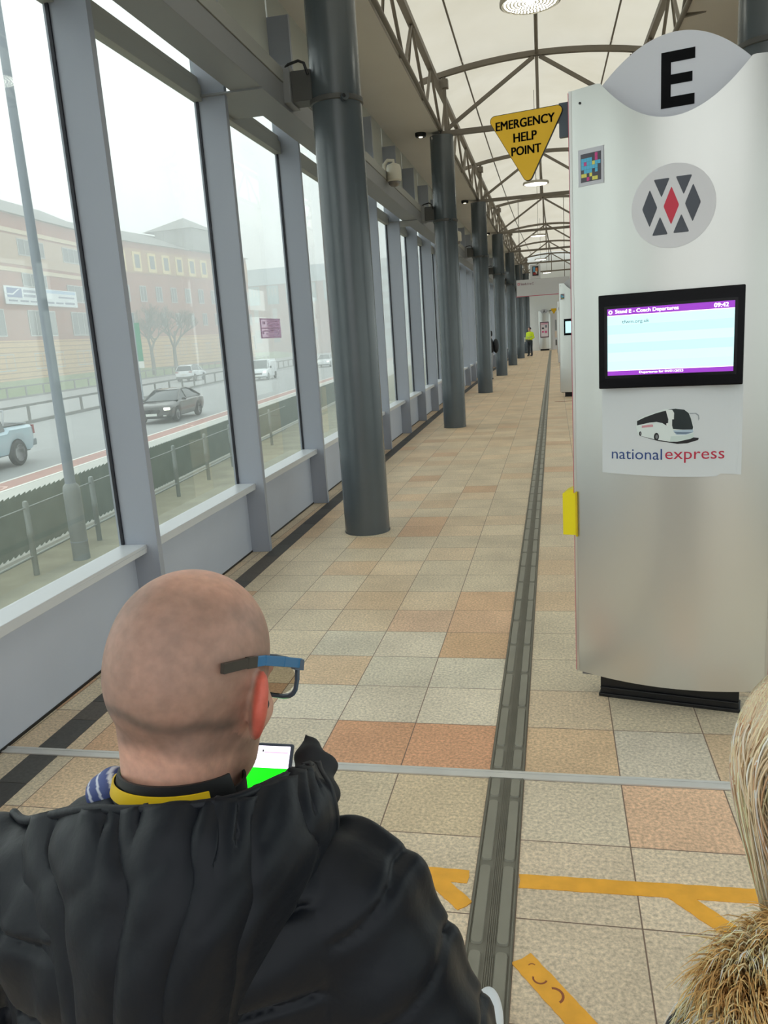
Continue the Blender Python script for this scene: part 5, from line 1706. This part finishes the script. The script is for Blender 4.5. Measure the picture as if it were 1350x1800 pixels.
# hood hanging down the back
HOOD = [[(-0.560, 0.672, 1.310), (-0.458, 0.618, 1.364), (-0.384, 0.600, 1.381), (-0.326, 0.600, 1.389), (-0.291, 0.622, 1.386), (-0.270, 0.680, 1.372), (-0.262, 0.735, 1.352)],
        [(-0.545, 0.640, 1.285), (-0.450, 0.588, 1.330), (-0.375, 0.568, 1.352), (-0.318, 0.568, 1.360), (-0.281, 0.590, 1.355), (-0.252, 0.640, 1.345), (-0.240, 0.705, 1.338)],
        [(-0.520, 0.616, 1.258), (-0.441, 0.570, 1.303), (-0.369, 0.548, 1.322), (-0.313, 0.548, 1.330), (-0.278, 0.572, 1.325), (-0.250, 0.622, 1.318), (-0.238, 0.690, 1.310)],
        [(-0.495, 0.590, 1.220), (-0.430, 0.552, 1.258), (-0.367, 0.530, 1.275), (-0.322, 0.530, 1.282), (-0.288, 0.553, 1.282), (-0.268, 0.598, 1.278), (-0.250, 0.655, 1.275)],
        [(-0.478, 0.580, 1.155), (-0.423, 0.537, 1.183), (-0.372, 0.518, 1.194), (-0.338, 0.518, 1.199), (-0.314, 0.540, 1.207), (-0.300, 0.580, 1.207), (-0.293, 0.615, 1.213)],
        [(-0.460, 0.590, 1.070), (-0.424, 0.546, 1.084), (-0.389, 0.528, 1.090), (-0.364, 0.528, 1.097), (-0.350, 0.545, 1.100), (-0.340, 0.575, 1.106), (-0.335, 0.605, 1.110)]]
def cr(p0, p1, p2, p3, t):
    return .5 * ((2 * p1) + (-p0 + p2) * t + (2 * p0 - 5 * p1 + 4 * p2 - p3) * t * t + (-p0 + 3 * p1 - 3 * p2 + p3) * t ** 3)
def spline(pts, n):
    pts = [np.array(p, float) for p in pts]
    pts = [2 * pts[0] - pts[1]] + pts + [2 * pts[-1] - pts[-2]]
    out = []
    m_ = len(pts) - 3
    for k in range(n + 1):
        s = m_ * k / n; i = min(int(s), m_ - 1)
        out.append(cr(pts[i], pts[i + 1], pts[i + 2], pts[i + 3], s - i))
    return out
cols = [spline([HOOD[r][c] for r in range(6)], 46) for c in range(7)]
rows = []
creases = [.14, .31, .50, .69, .87]
for r in range(47):
    row = spline([cols[c][r] for c in range(7)], 110)
    v = r / 46
    out = []
    for k, p in enumerate(row):
        u = k / 110
        du = u + .022 * math.sin(5 * v + 9 * u) + .01 * math.sin(13 * v)
        g = min(abs(du - c) for c in creases)
        pl = .012 * (1 - math.exp(-(g / .022) ** 1.3)) * (.35 + .65 * min(1, v / .12))
        top = .006 * math.sin(u * 75 + 3 * math.sin(u * 21)) * math.exp(-v / .10)
        wob = .002 * math.sin(23 * v + 14 * u) * math.sin(31 * u + 4 * v)
        ed = 0.016 * (min(u, 1 - u) < .03)
        nrm = np.array((.25 * (u - .45), -.78, .55)); nrm /= np.linalg.norm(nrm)
        out.append(tuple(p + nrm * (pl + top + wob - ed)))
    rows.append(out)
m = MB(); m.grid(rows)
hood = own(m.build('hood', M_JACKET, man, smooth=180, fix=False))
md = hood.modifiers.new('thickness', 'SOLIDIFY'); md.thickness = .014; md.offset = -1
rim = spline([(-0.60, .70, 1.298)] + HOOD[0], 60)
m = MB(); m.tube([tuple(p + np.array((0, -.012, .010))) for p in rim], .0048, 8); own(m.build('hood_drawcord_channel', M_JACKET, man, smooth=60))
# inside of the hood: lining that dips down to the neck
ins = []
inner = spline([(-.540, .715, 1.285), (-.465, .660, 1.300), (-.41, .630, 1.305), (-.355, .628, 1.308), (-.312, .655, 1.306), (-.290, .715, 1.296), (-.285, .76, 1.285)], 60)
rim2 = spline(HOOD[0], 60)
for q in range(9):
    s = q / 8
    row = []
    for k, (a, b) in enumerate(zip(rim2, inner)):
        dip = np.array((0, 0, -.012 * math.sin(math.pi * s))) + np.array((0, 0, .004 * math.sin(k * 1.1 + 2 * s) * math.sin(math.pi * s)))
        row.append(tuple(a * (1 - s) + b * s + dip))
    ins.append(row)
m = MB(); m.grid(ins); own(m.build('hood_lining', mat('grey_black_lining', (30, 32, 36), .75, bump=(30, .3, .004)), man, smooth=180, fix=False))
# right corner of the hood standing up in ruffles
def tip(X, Y, Z):
    f = .0035 * np.sin(120 * Z + 40 * X) + .0025 * np.sin(170 * Y + 60 * Z)
    d = cap(X, Y, Z, (-.262, .728, 1.318), (-.277, .785, 1.352), .026, .013)
    d = smin(d, cap(X, Y, Z, (-.277, .785, 1.350), (-.286, .79, 1.362), .011, .006), .008)
    d = smin(d, cap(X, Y, Z, (-.266, .745, 1.325), (-.258, .775, 1.338), .016, .009), .01)
    return d + f
own(net_obj('hood_corner', tip, (-.33, .67, 1.26), (-.21, .84, 1.40), .003, mat('black_elastic', (18, 20, 26), .7), man))
# lanyard and collars
def ring_band(name, m_, c, rx, ry, z0, h, a0, a1, th=.0025, tilt=-.25, lift=0.0):
    b = MB(); rows = []
    for k in range(41):
        a = math.radians(lerp(a0, a1, k / 40))
        x, y = math.cos(a), math.sin(a)
        zz = z0 + tilt * ry * y
        row = []
        for rr_, dz in ((0, 0), (th, 0), (th + lift, h), (lift, h)):
            row.append((c[0] + (rx + rr_) * x, c[1] + (ry + rr_) * y, zz + dz))
        rows.append(row)
    b.loft(rows); return own(b.build(name, m_, man, smooth=50))
NC = (-.390, .694)
ring_band('inner_collar', M_JLINE, (NC[0], NC[1] - .004), .064, .062, 1.315, .045, 150, 400, tilt=-.2)
lan = ring_band('lanyard', M_BLACK, (NC[0] + .002, NC[1] - .006), .069, .067, 1.352, .026, 185, 345, tilt=-.18, lift=-.008)
yb = ring_band('lanyard_stripe', mat('lanyard_yellow', (240, 200, 20), .5), (NC[0] + .002, NC[1] - .006), .0715, .0695, 1.358, .012, 192, 318, tilt=-.18, lift=-.0037, th=.0018)
def blue(X, Y, Z): return ell(X, Y, Z, (-.470, .683, 1.345), (.026, .022, .026)) + .002 * np.sin(140 * X + 60 * Z)
def bluec(V):
    s = np.abs(np.sin((V[:, 0] * .9 + V[:, 2] * .6) * 190)) > .93
    return np.where(s[:, None], np.array(lin((210, 214, 226))), np.array(lin((70, 84, 138))))
own(net_obj('striped_collar', blue, (-.51, .64, 1.30), (-.43, .72, 1.385), .0025, M_TONE, man, colour=bluec))
# glasses
def hw_(x, y, z): return tuple(HC + HR @ np.array((x, y, z)))
g = MB()
for s in (-1, 1):
    ol = []
    for k in range(20):
        a = 2 * math.pi * k / 20
        cx_, sx_ = math.cos(a), math.sin(a)
        e = .6
        ol.append((s * .045 + .033 * math.copysign(abs(cx_) ** e, cx_), -.002 + .022 * math.copysign(abs(sx_) ** e, sx_)))
    g.tube([hw_(p[0], .098 - .12 * p[0] ** 2 / .1, p[1]) for p in ol + ol[:2]], .003, 6)
g.bar(hw_(-.012, .106, .006), hw_(.012, .106, .006), .004, .004)
for s in (-1, 1): g.bar(hw_(s * .074, .092, .016), hw_(s * .086, .078, .017), .010, .012, up=HR[:, 2])
gm = own(g.build('glasses', mat('grey_blue_frame', (70, 84, 98), .35), man, smooth=50))
for s in (-1, 1):
    tp_ = [hw_(s * (.0735 if s > 0 else .066), -.064, .022), hw_(s * (.0800 if s > 0 else .0775), -.030, .026), hw_(s * .0835, .0, .027), hw_(s * .0845, .04, .023), hw_(s * .084, .084, .018)]
    g = MB()
    for a_, b_ in zip(tp_[1:-1], tp_[2:]): g.bar(a_, b_, .004, .011, up=HR[:, 2])
    o = g.build('temple', mat('blue_frame', (44, 112, 160), .35), gm, bevel=.001)
    g = MB(); g.bar(tp_[0], tp_[1], .0052, .010, up=HR[:, 2]); g.bar(tp_[1], (Vector(tp_[1]) + Vector(tp_[2])) / 2, .0052, .0115, up=HR[:, 2])
    o = g.build('temple_tip', mat('dark_olive_temple', (58, 54, 48), .4), gm)
g = MB()
for s in (-1, 1):
    vs = [hw_(s * .045 + .032 * math.cos(a), .096 - .12 * (s * .045 + .032 * math.cos(a)) ** 2 / .1, -.002 + .021 * math.sin(a)) for a in np.linspace(0, 6.283, 20, endpoint=False)]
    g.add(vs, [tuple(range(20))])
o = g.build('lenses', glass_mat('lens_tint', (.52, .47, .40)), gm)
# earbud
eb = MB(); eb.lathe([(.002, -.004), (.0042, -.003), (.0042, .003), (.002, .004)], 12, Matrix.Translation(hw_(.0815, .014, -.020)) @ Matrix.Rotation(math.radians(90), 4, 'Y'))
own(eb.build('earbud', mat('black_earbud', (22, 24, 32), .3), man, smooth=50))
# trousers and shoes (legs stretched forward from a perch seat)
def trousers(X, Y, Z):
    d = ell(X, Y, Z, (-.395, .655, .74), (.18, .125, .14))
    for s in (-1, 1):
        hip = (-.395 + s * .09, .68, .74); kn = (-.385 + s * .14, 1.12, .48); an = (-.375 + s * .155, 1.62, .13)
        d = smin(d, cap(X, Y, Z, hip, kn, .085, .062), .03); d = smin(d, cap(X, Y, Z, kn, an, .062, .045), .02)
    return d + .002 * np.sin(60 * Z + 20 * X)
own(net_obj('trousers', trousers, (-.72, .45, .05), (-.08, 1.76, .95), .012, mat('navy_denim', (34, 42, 62), .8), man))
def shoe(name, x, y):
    def f(X, Y, Z):
        d = ell(X, Y, Z, (x, y, .045), (.046, .135, .042))
        d = smin(d, cap(X, Y, Z, (x, y - .085, .06), (x, y - .10, .12), .042), .03)
        return smax(d, -(Z - .004), .004)
    o = own(net_obj('shoe', f, (x - .07, y - .2, -.01), (x + .07, y + .16, .18), .006, mat('white_trainer', (226, 230, 236), .5), man)); return o
shoe('shoe', -.205, 1.70); shoe('shoe', -.535, 1.70)
# the phone in both hands
ph = thing('phone', 'phone with white and bright green screen held up by the man in the black jacket', 'phone', ph_bot)
ex_ = Vector((1, 0, 0)); ez_ = -pdir; en_ = ex_.cross(ez_).normalized()
if en_.z < 0: en_ = -en_
Mp = Matrix((ex_, en_, ez_)).transposed().to_4x4()
def pb(x0, x1, n0, n1, z0, z1):
    b = MB(); b.box(x0, x1, n0, n1, z0, z1, Mp); return b
pc = pb(-.040, .040, -.009, -.0005, 0, .161).build('case', mat('phone_case', (58, 66, 82), .4), ph, bevel=.003)
sc = pb(-.0365, .0365, -.0005, .0003, .004, .157).build('screen', em('phone_white', (238, 226, 244), 1.0), ph)
pb(-.0365, .0365, .0003, .0006, .02, .128).build('green_area', em('phone_green', (0, 255, 0), 1.0), sc)
for (a, b_, c, d_) in ((-.02, .028, .1375, .1395), (-.02, .03, .1325, .1345)):
    pb(a, b_, .0003, .0006, c, d_).build('text_line', em('phone_lilac', (196, 184, 214), .9), sc)
pb(-.0, .034, .0003, .0006, .1475, .1495).build('text_line', em('phone_pink', (232, 150, 170), .9), sc)
pb(-.003, -.001, .0003, .0006, .149, .152).build('marker', M_BLACK, sc)
# perch rail the two seated people lean on
pr_ = thing('perch_seat', 'grey metal perch rail behind the people, under the black jacket', 'seat', (-.05, .60, 0))
b = MB(); b.tube([(-.75, 0, .60), (1.0, 0, .60)], .035, 14); b.build('seat_bar', M_COL, pr_, smooth=50)
for x in (-.7, .95):
    b = MB(); b.tube([(x, 0, 0), (x, 0, .60)], .025, 12); b.lathe([(.06, 0), (.06, .01)], 16, Matrix.Translation((x, 0, 0))); b.build('leg', M_COL, pr_, smooth=50)

# ------------------------------------------------------------------ the woman at the right edge
wo = thing('person', 'person with long blonde hair and a fur trimmed hood, cut off by the right edge', 'person', (.30, .70, 0))
WINV = Matrix.Translation((-.30, -.70, 0))
def wown(o): o.parent = wo; o.matrix_parent_inverse = WINV; return o
WC = np.array((.272, .845, 1.315)); WR = rot_frame(math.radians(-6), math.radians(28))
def whead(X, Y, Z):
    d = head_sdf(X, Y, Z, WC, WR, .95)
    d = smin(d, cap(X, Y, Z, WC + WR @ np.array([0, -.02, -.07]), (.30, .735, 1.14), .046, .052), .02)
    return smin(d, ell(X, Y, Z, (.30, .73, 1.10), (.14, .08, .06)), .03)
wown(multi_net('body', [(whead, (.12, .60, 1.02), (.46, .99, 1.44), .006)], M_SKIN, wo, lambda V: np.repeat(np.array(lin((220, 176, 156)))[None], len(V), 0)))
def wcoat(X, Y, Z):
    d = ell(X, Y, Z, (.31, .68, .86), (.20, .13, .34))
    d = smin(d, cap(X, Y, Z, (.20, .69, 1.08), (.42, .69, 1.08), .068), .05)
    for s in (-1, 1):
        S = (.31 + s * .16, .69, 1.075); E = (.31 + s * .19, .70, .86); W = (.31 + s * .10, .90, .86)
        a = smin(cap(X, Y, Z, S, E, .062, .055), cap(X, Y, Z, E, W, .055, .045), .02)
        d = smin(d, a, .012)
    return smax(d, -cap(X, Y, Z, (.30, .74, 1.14), (.29, .80, 1.4), .055, .06), .01)
wown(net_obj('coat', wcoat, (.03, .48, .48), (.60, 1.0, 1.2), .009, mat('navy_coat', (38, 46, 62), .7), wo))
def wleg(X, Y, Z):
    d = ell(X, Y, Z, (.31, .66, .68), (.17, .12, .12))
    for s in (-1, 1):
        d = smin(d, cap(X, Y, Z, (.31 + s * .08, .68, .68), (.32 + s * .09, 1.08, .44), .08, .058), .03)
        d = smin(d, cap(X, Y, Z, (.32 + s * .09, 1.08, .44), (.33 + s * .09, 1.42, .10), .058, .042), .02)
    return d
wown(net_obj('trousers', wleg, (.08, .48, .03), (.56, 1.5, .84), .014, mat('black_denim', (32, 32, 36), .8), wo))
for s in (-1, 1):
    x = .33 + s * .09
    wown(net_obj('shoe', (lambda x: (lambda X, Y, Z: smax(smin(ell(X, Y, Z, (x, 1.50, .042), (.042, .12, .038)), cap(X, Y, Z, (x, 1.42, .05), (x, 1.41, .11), .04), .03), -(Z - .004), .004)))(x), (x - .06, 1.33, -.01), (x + .06, 1.65, .17), .009, mat('dark_boot', (40, 36, 36), .6), wo))

def strands(name, roots, m_, parent, grad=(1, 1)):
    """roots: list of (polyline points, radius); one mesh of tapering three-sided strands, tone per strand"""
    V, F, Cc = [], [], []
    for (pts, r, tone) in roots:
        n = len(pts); o = len(V)
        for i, p in enumerate(pts):
            p = np.array(p)
            d = np.array(pts[min(i + 1, n - 1)]) - np.array(pts[max(i - 1, 0)]); d = d / (np.linalg.norm(d) + 1e-9)
            a = np.cross(d, (0.3, 0.9, 0.1)); a /= (np.linalg.norm(a) + 1e-9); b_ = np.cross(d, a)
            rr_ = r * (1 - .88 * (i / (n - 1)) ** 2)
            for k in range(3):
                an = 2.094 * k
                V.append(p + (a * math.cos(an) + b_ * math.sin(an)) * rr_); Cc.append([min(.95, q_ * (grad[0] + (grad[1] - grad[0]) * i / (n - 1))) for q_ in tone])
        for i in range(n - 1):
            for k in range(3):
                F.append((o + 3 * i + k, o + 3 * i + (k + 1) % 3, o + 3 * i + 3 + (k + 1) % 3, o + 3 * i + 3 + k))
    me = bpy.data.meshes.new(name); me.from_pydata([tuple(v) for v in V], [], F)
    me.materials.append(m_)
    ca = me.color_attributes.new('tone', 'FLOAT_COLOR', 'POINT')
    ca.data.foreach_set('color', np.concatenate([np.array(Cc), np.ones((len(Cc), 1))], 1).astype(np.float32).ravel())
    me.polygons.foreach_set('use_smooth', [True] * len(me.polygons)); me.update()
    o = bpy.data.objects.new(name, me); COL.objects.link(o); o.parent = parent
    return o
M_HAIR = mat('hair_tone', (255, 255, 255), .42, attr='tone', spec=.35)
M_FUR = mat('fur_tone', (255, 255, 255), .7, attr='tone', spec=.2)
rs = np.random.RandomState(4)
hair = []
for i in range(6500):
    # roots over the scalp, strands fall and gather to a tapering lock in front of the shoulder
    a = rs.uniform(-math.pi, math.pi); b_ = rs.uniform(.0, 1.0) ** .7 * 1.75
    l = np.array((math.sin(b_) * math.sin(a), -math.cos(a) * math.sin(b_), math.cos(b_)))
    if l[1] > .35 and l[2] < .75: continue
    base = WC + WR @ (l * np.array((.079, .096, .086)) + np.array((0, -.008, .024)))
    outn = WR @ l
    left = base[0] < WC[0] + rs.uniform(-.01, .04)
    ang = rs.uniform(0, 6.28); rr_ = math.sqrt(rs.uniform()) 
    if left: end = np.array((.238, .795, 1.17)) + np.array((.028 * math.cos(ang), .018 * math.sin(ang), 0)) * rr_
    else: end = np.array((.335, .79, 1.14)) + np.array((.03 * math.cos(ang), .022 * math.sin(ang), 0)) * rr_
    back = abs(l[0]) < .62 and l[1] < .1 and rs.rand() < .8
    if back: end = np.array((.285 + l[0] * .075, .748, 1.155)) + rs.normal(size=3) * .006
    end[2] += rs.uniform(-.05, .07) * (.4 if back else 1)
    # keep the strand outside the head while it passes the temple
    hub = base.copy(); pts = []
    side = np.array((-.088 if left else .088, -.02, -.03)); mid = WC + WR @ (side + rs.normal(size=3) * np.array((.003, .022, .012)))
    if back: mid = WC + WR @ np.array((l[0] * .085, -.115, -.035))
    mid = mid * .8 + (base + np.array((0, 0, -.05)) + outn * .02) * .2
    for k in range(11):
        t = k / 10
        p = base * (1 - t) ** 3 + 3 * (base + outn * .018 + (mid - base) * .35) * t * (1 - t) ** 2 + 3 * mid * t * t * (1 - t) * 1.0 + end * t ** 3
        hloc = (p - WC) @ WR - np.array((0, -.008, .024))
        q = np.linalg.norm(hloc / np.array((.083, .100, .090)))
        if q < 1: p = WC + WR @ (hloc / q + np.array((0, -.008, .024)))
        pts.append(p)
    base_c = np.array((240, 218, 184)) if rs.rand() < .75 else np.array((214, 176, 140)) if rs.rand() < .5 else np.array((252, 240, 220))
    hair.append((pts, .0015, lin(tuple(np.clip(base_c * rs.uniform(.86, 1.06), 0, 255)))))
wown(strands('hair', hair, M_HAIR, wo, grad=(1.15, 1.2)))
def scalp(X, Y, Z):
    dx, dy, dz = X - WC[0], Y - WC[1], Z - WC[2]
    x = WR[0, 0] * dx + WR[1, 0] * dy + WR[2, 0] * dz; y = WR[0, 1] * dx + WR[1, 1] * dy + WR[2, 1] * dz; z = WR[0, 2] * dx + WR[1, 2] * dy + WR[2, 2] * dz
    d = ell(x, y, z, (0, -.008, .026), (.0815, .0985, .089))
    return smax(d, (y * .55 - z * .83 - .035), .01)
wown(net_obj('hair_cap', scalp, (.14, .70, 1.18), (.40, .99, 1.45), .005, mat('blonde_base', (226, 200, 162), .6), wo))
# fur trim lying round the shoulders
FC = np.array((.245, .675, 1.150)); RRG = .092
fur_core = []
def fpt(a): return FC + np.array((RRG * 1.15 * math.cos(a), RRG * .80 * math.sin(a), .016 * math.sin(a + .6)))
FC = FC + np.array((.035, .0, .0)); core = MB(); core.tube([tuple(fpt(a)) for a in np.linspace(0, 2 * math.pi, 49)], .036, 12)
wown(core.build('fur_base', mat('fur_base', (120, 92, 58), .9), wo, smooth=60))
fur = []
tang = rs.normal(size=(40, 3))
for i in range(15000):
    a = rs.uniform(0, 6.283); th = rs.uniform(0, 6.283)
    c = fpt(a); rad = (c - FC); rad[2] = 0; rad /= np.linalg.norm(rad)
    n = rad * math.cos(th) + np.array((0, 0, 1)) * math.sin(th)
    if n[2] < -.75: continue
    tg = np.cross(n, np.cross((0, 0, 1), rad)); 
    base = c + n * .033
    cl = vnoise(base[None] , 75, 5)[0]; cl2 = vnoise(base[None], 38, 8)[0]
    sweep = np.cross((0, 0, 1), rad) * (.55 + .5 * cl2) + np.array((0, -.25, -.1)) + rs.normal(size=3) * .16
    L = .048 * rs.uniform(.6, 1.5)
    pts = []
    for k in range(5):
        t = k / 4
        pts.append(base + n * L * t * (1 - .35 * t) + sweep * L * .75 * t * t + np.array((0, 0, -.012)) * t * t)
    mixv = .55 + .6 * cl + rs.normal() * .2
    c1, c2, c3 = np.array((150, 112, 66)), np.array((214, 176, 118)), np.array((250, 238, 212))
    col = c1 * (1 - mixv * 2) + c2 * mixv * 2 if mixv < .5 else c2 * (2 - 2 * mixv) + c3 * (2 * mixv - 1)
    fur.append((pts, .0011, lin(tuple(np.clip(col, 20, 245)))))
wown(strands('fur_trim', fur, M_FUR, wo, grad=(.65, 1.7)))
def hoodw(X, Y, Z):
    d = ell(X, Y, Z, (.25, .640, 1.10), (.12, .085, .09)); return smax(d, -ell(X, Y, Z, (.25, .69, 1.17), (.085, .07, .08)), .01)
wown(net_obj('hood', hoodw, (.10, .52, .98), (.40, .78, 1.22), .007, mat('olive_hood', (96, 84, 62), .8), wo))

# ------------------------------------------------------------------ distant people
def small_person(label, loc, rotz, coat, legs, hair_c, extras):
    t = thing('person', label, 'person', loc, rotz)
    hc = np.array((0, .03, 1.60)); R_ = rot_frame(0, .25)
    def body(X, Y, Z):
        d = head_sdf(X, Y, Z, hc, R_, 1.0, ears=True)
        d = smin(d, cap(X, Y, Z, (0, .0, 1.54), (0, -.01, 1.42), .05), .02)
        d = smin(d, ell(X, Y, Z, (0, 0, 1.18), (.16, .10, .28)), .03)
        for s in (-1, 1):
            d = smin(d, cap(X, Y, Z, (s * .18, 0, 1.36), (s * .24, -.02, 1.10), .045, .038), .02)
            d = smin(d, cap(X, Y, Z, (s * .24, -.02, 1.10), (s * .14, .18, 1.02), .038, .028), .01)
            d = smin(d, cap(X, Y, Z, (s * .14, .18, 1.02), (s * .09, .24, 1.02), .028, .03), .01)
            d = smin(d, cap(X, Y, Z, (s * .09, 0, .92), (s * .10, .01, .50), .075, .05), .02)
            d = smin(d, cap(X, Y, Z, (s * .10, .01, .50), (s * .11, -.01, .08), .048, .036), .01)
        return d
    multi_net('body', [(body, (-.34, -.16, .02), (.34, .32, 1.76), .016)], M_SKIN, t, lambda V: np.repeat(np.array(lin((206, 164, 144)))[None], len(V), 0))
    def coatf(X, Y, Z):
        d = ell(X, Y, Z, (0, 0, 1.16), (.20, .135, .33))
        d = smin(d, cap(X, Y, Z, (-.15, 0, 1.37), (.15, 0, 1.37), .065), .05)
        for s in (-1, 1):
            d = smin(d, cap(X, Y, Z, (s * .185, 0, 1.36), (s * .25, -.02, 1.10), .066, .056), .02)
            d = smin(d, cap(X, Y, Z, (s * .25, -.02, 1.10), (s * .14, .18, 1.02), .056, .044), .015)
        return smax(d, Z - 1.46, .01)
    net_obj('jacket', coatf, (-.36, -.2, .8), (.36, .3, 1.5), .016, coat, t)
    def leg(X, Y, Z):
        d = ell(X, Y, Z, (0, 0, .92), (.16, .115, .12))
        for s in (-1, 1):
            d = smin(d, cap(X, Y, Z, (s * .09, 0, .88), (s * .10, .01, .50), .085, .065), .02)
            d = smin(d, cap(X, Y, Z, (s * .10, .01, .50), (s * .11, -.01, .09), .064, .052), .01)
        return d
    net_obj('trousers', leg, (-.22, -.16, .02), (.22, .16, 1.06), .016, legs, t)
    for s in (-1, 1):
        net_obj('shoe', lambda X, Y, Z: smax(ell(X, Y, Z, (s * .11, .05, .04), (.045, .13, .05)), -(Z - .003), .003), (s * .11 - .07, -.12, -.01), (s * .11 + .07, .2, .12), .014, M_BLACK, t)
    extras(t, hc)
    return t
M_HIVIS = mat('hi_vis_yellow', (214, 236, 30), .6)
def ex1(t, hc):
    b = MB(); b.lathe([(.02, .145), (.07, .135), (.095, .09), (.10, .045), (.098, .03)], 20, Matrix.Translation((0, .015, 1.57)))
    b.build('hat', mat('dark_hat', (52, 46, 62), .8), t, smooth=50)
    for z in (1.02, 1.14):
        b = MB(); b.tube([(.212 * math.cos(a) * (1 - abs(z - 1.1) * .2), .148 * math.sin(a), z) for a in np.linspace(0, 6.283, 25)], .018, 6)
        b.build('reflective_band', mat('reflective_grey', (176, 180, 170), .4), t, smooth=60)
    b = MB(); b.box(.20, .34, .16, .28, .86, 1.12); b.build('white_bag', mat('white_bag', (226, 226, 226), .6), t, bevel=.02)
small_person('person in yellow hi-vis jacket and dark trousers standing near the far columns', (-1.40, 50.1, 0), math.radians(150), M_HIVIS, mat('dark_slate_trousers', (40, 46, 52), .8), None, ex1)
def ex2(t, hc):
    b = MB(); b.lathe([(.02, .145), (.07, .135), (.09, .09), (.095, .0), (.08, -.05)], 20, Matrix.Translation((0, .0, 1.58)))
    b.build('hair', mat('dark_hair', (24, 22, 24), .8), t, smooth=50)
    def bag(X, Y, Z): return ell(X, Y, Z, (0, -.20, 1.18), (.15, .11, .25))
    net_obj('backpack', bag, (-.2, -.34, .88), (.2, -.05, 1.48), .016, mat('black_backpack', (18, 20, 24), .6), t)
small_person('person in black with a backpack, half hidden behind the third column', (-2.22, 29.2, 0), math.radians(95), mat('black_coat', (22, 24, 28), .7), mat('grey_trousers', (150, 152, 158), .8), None, ex2)
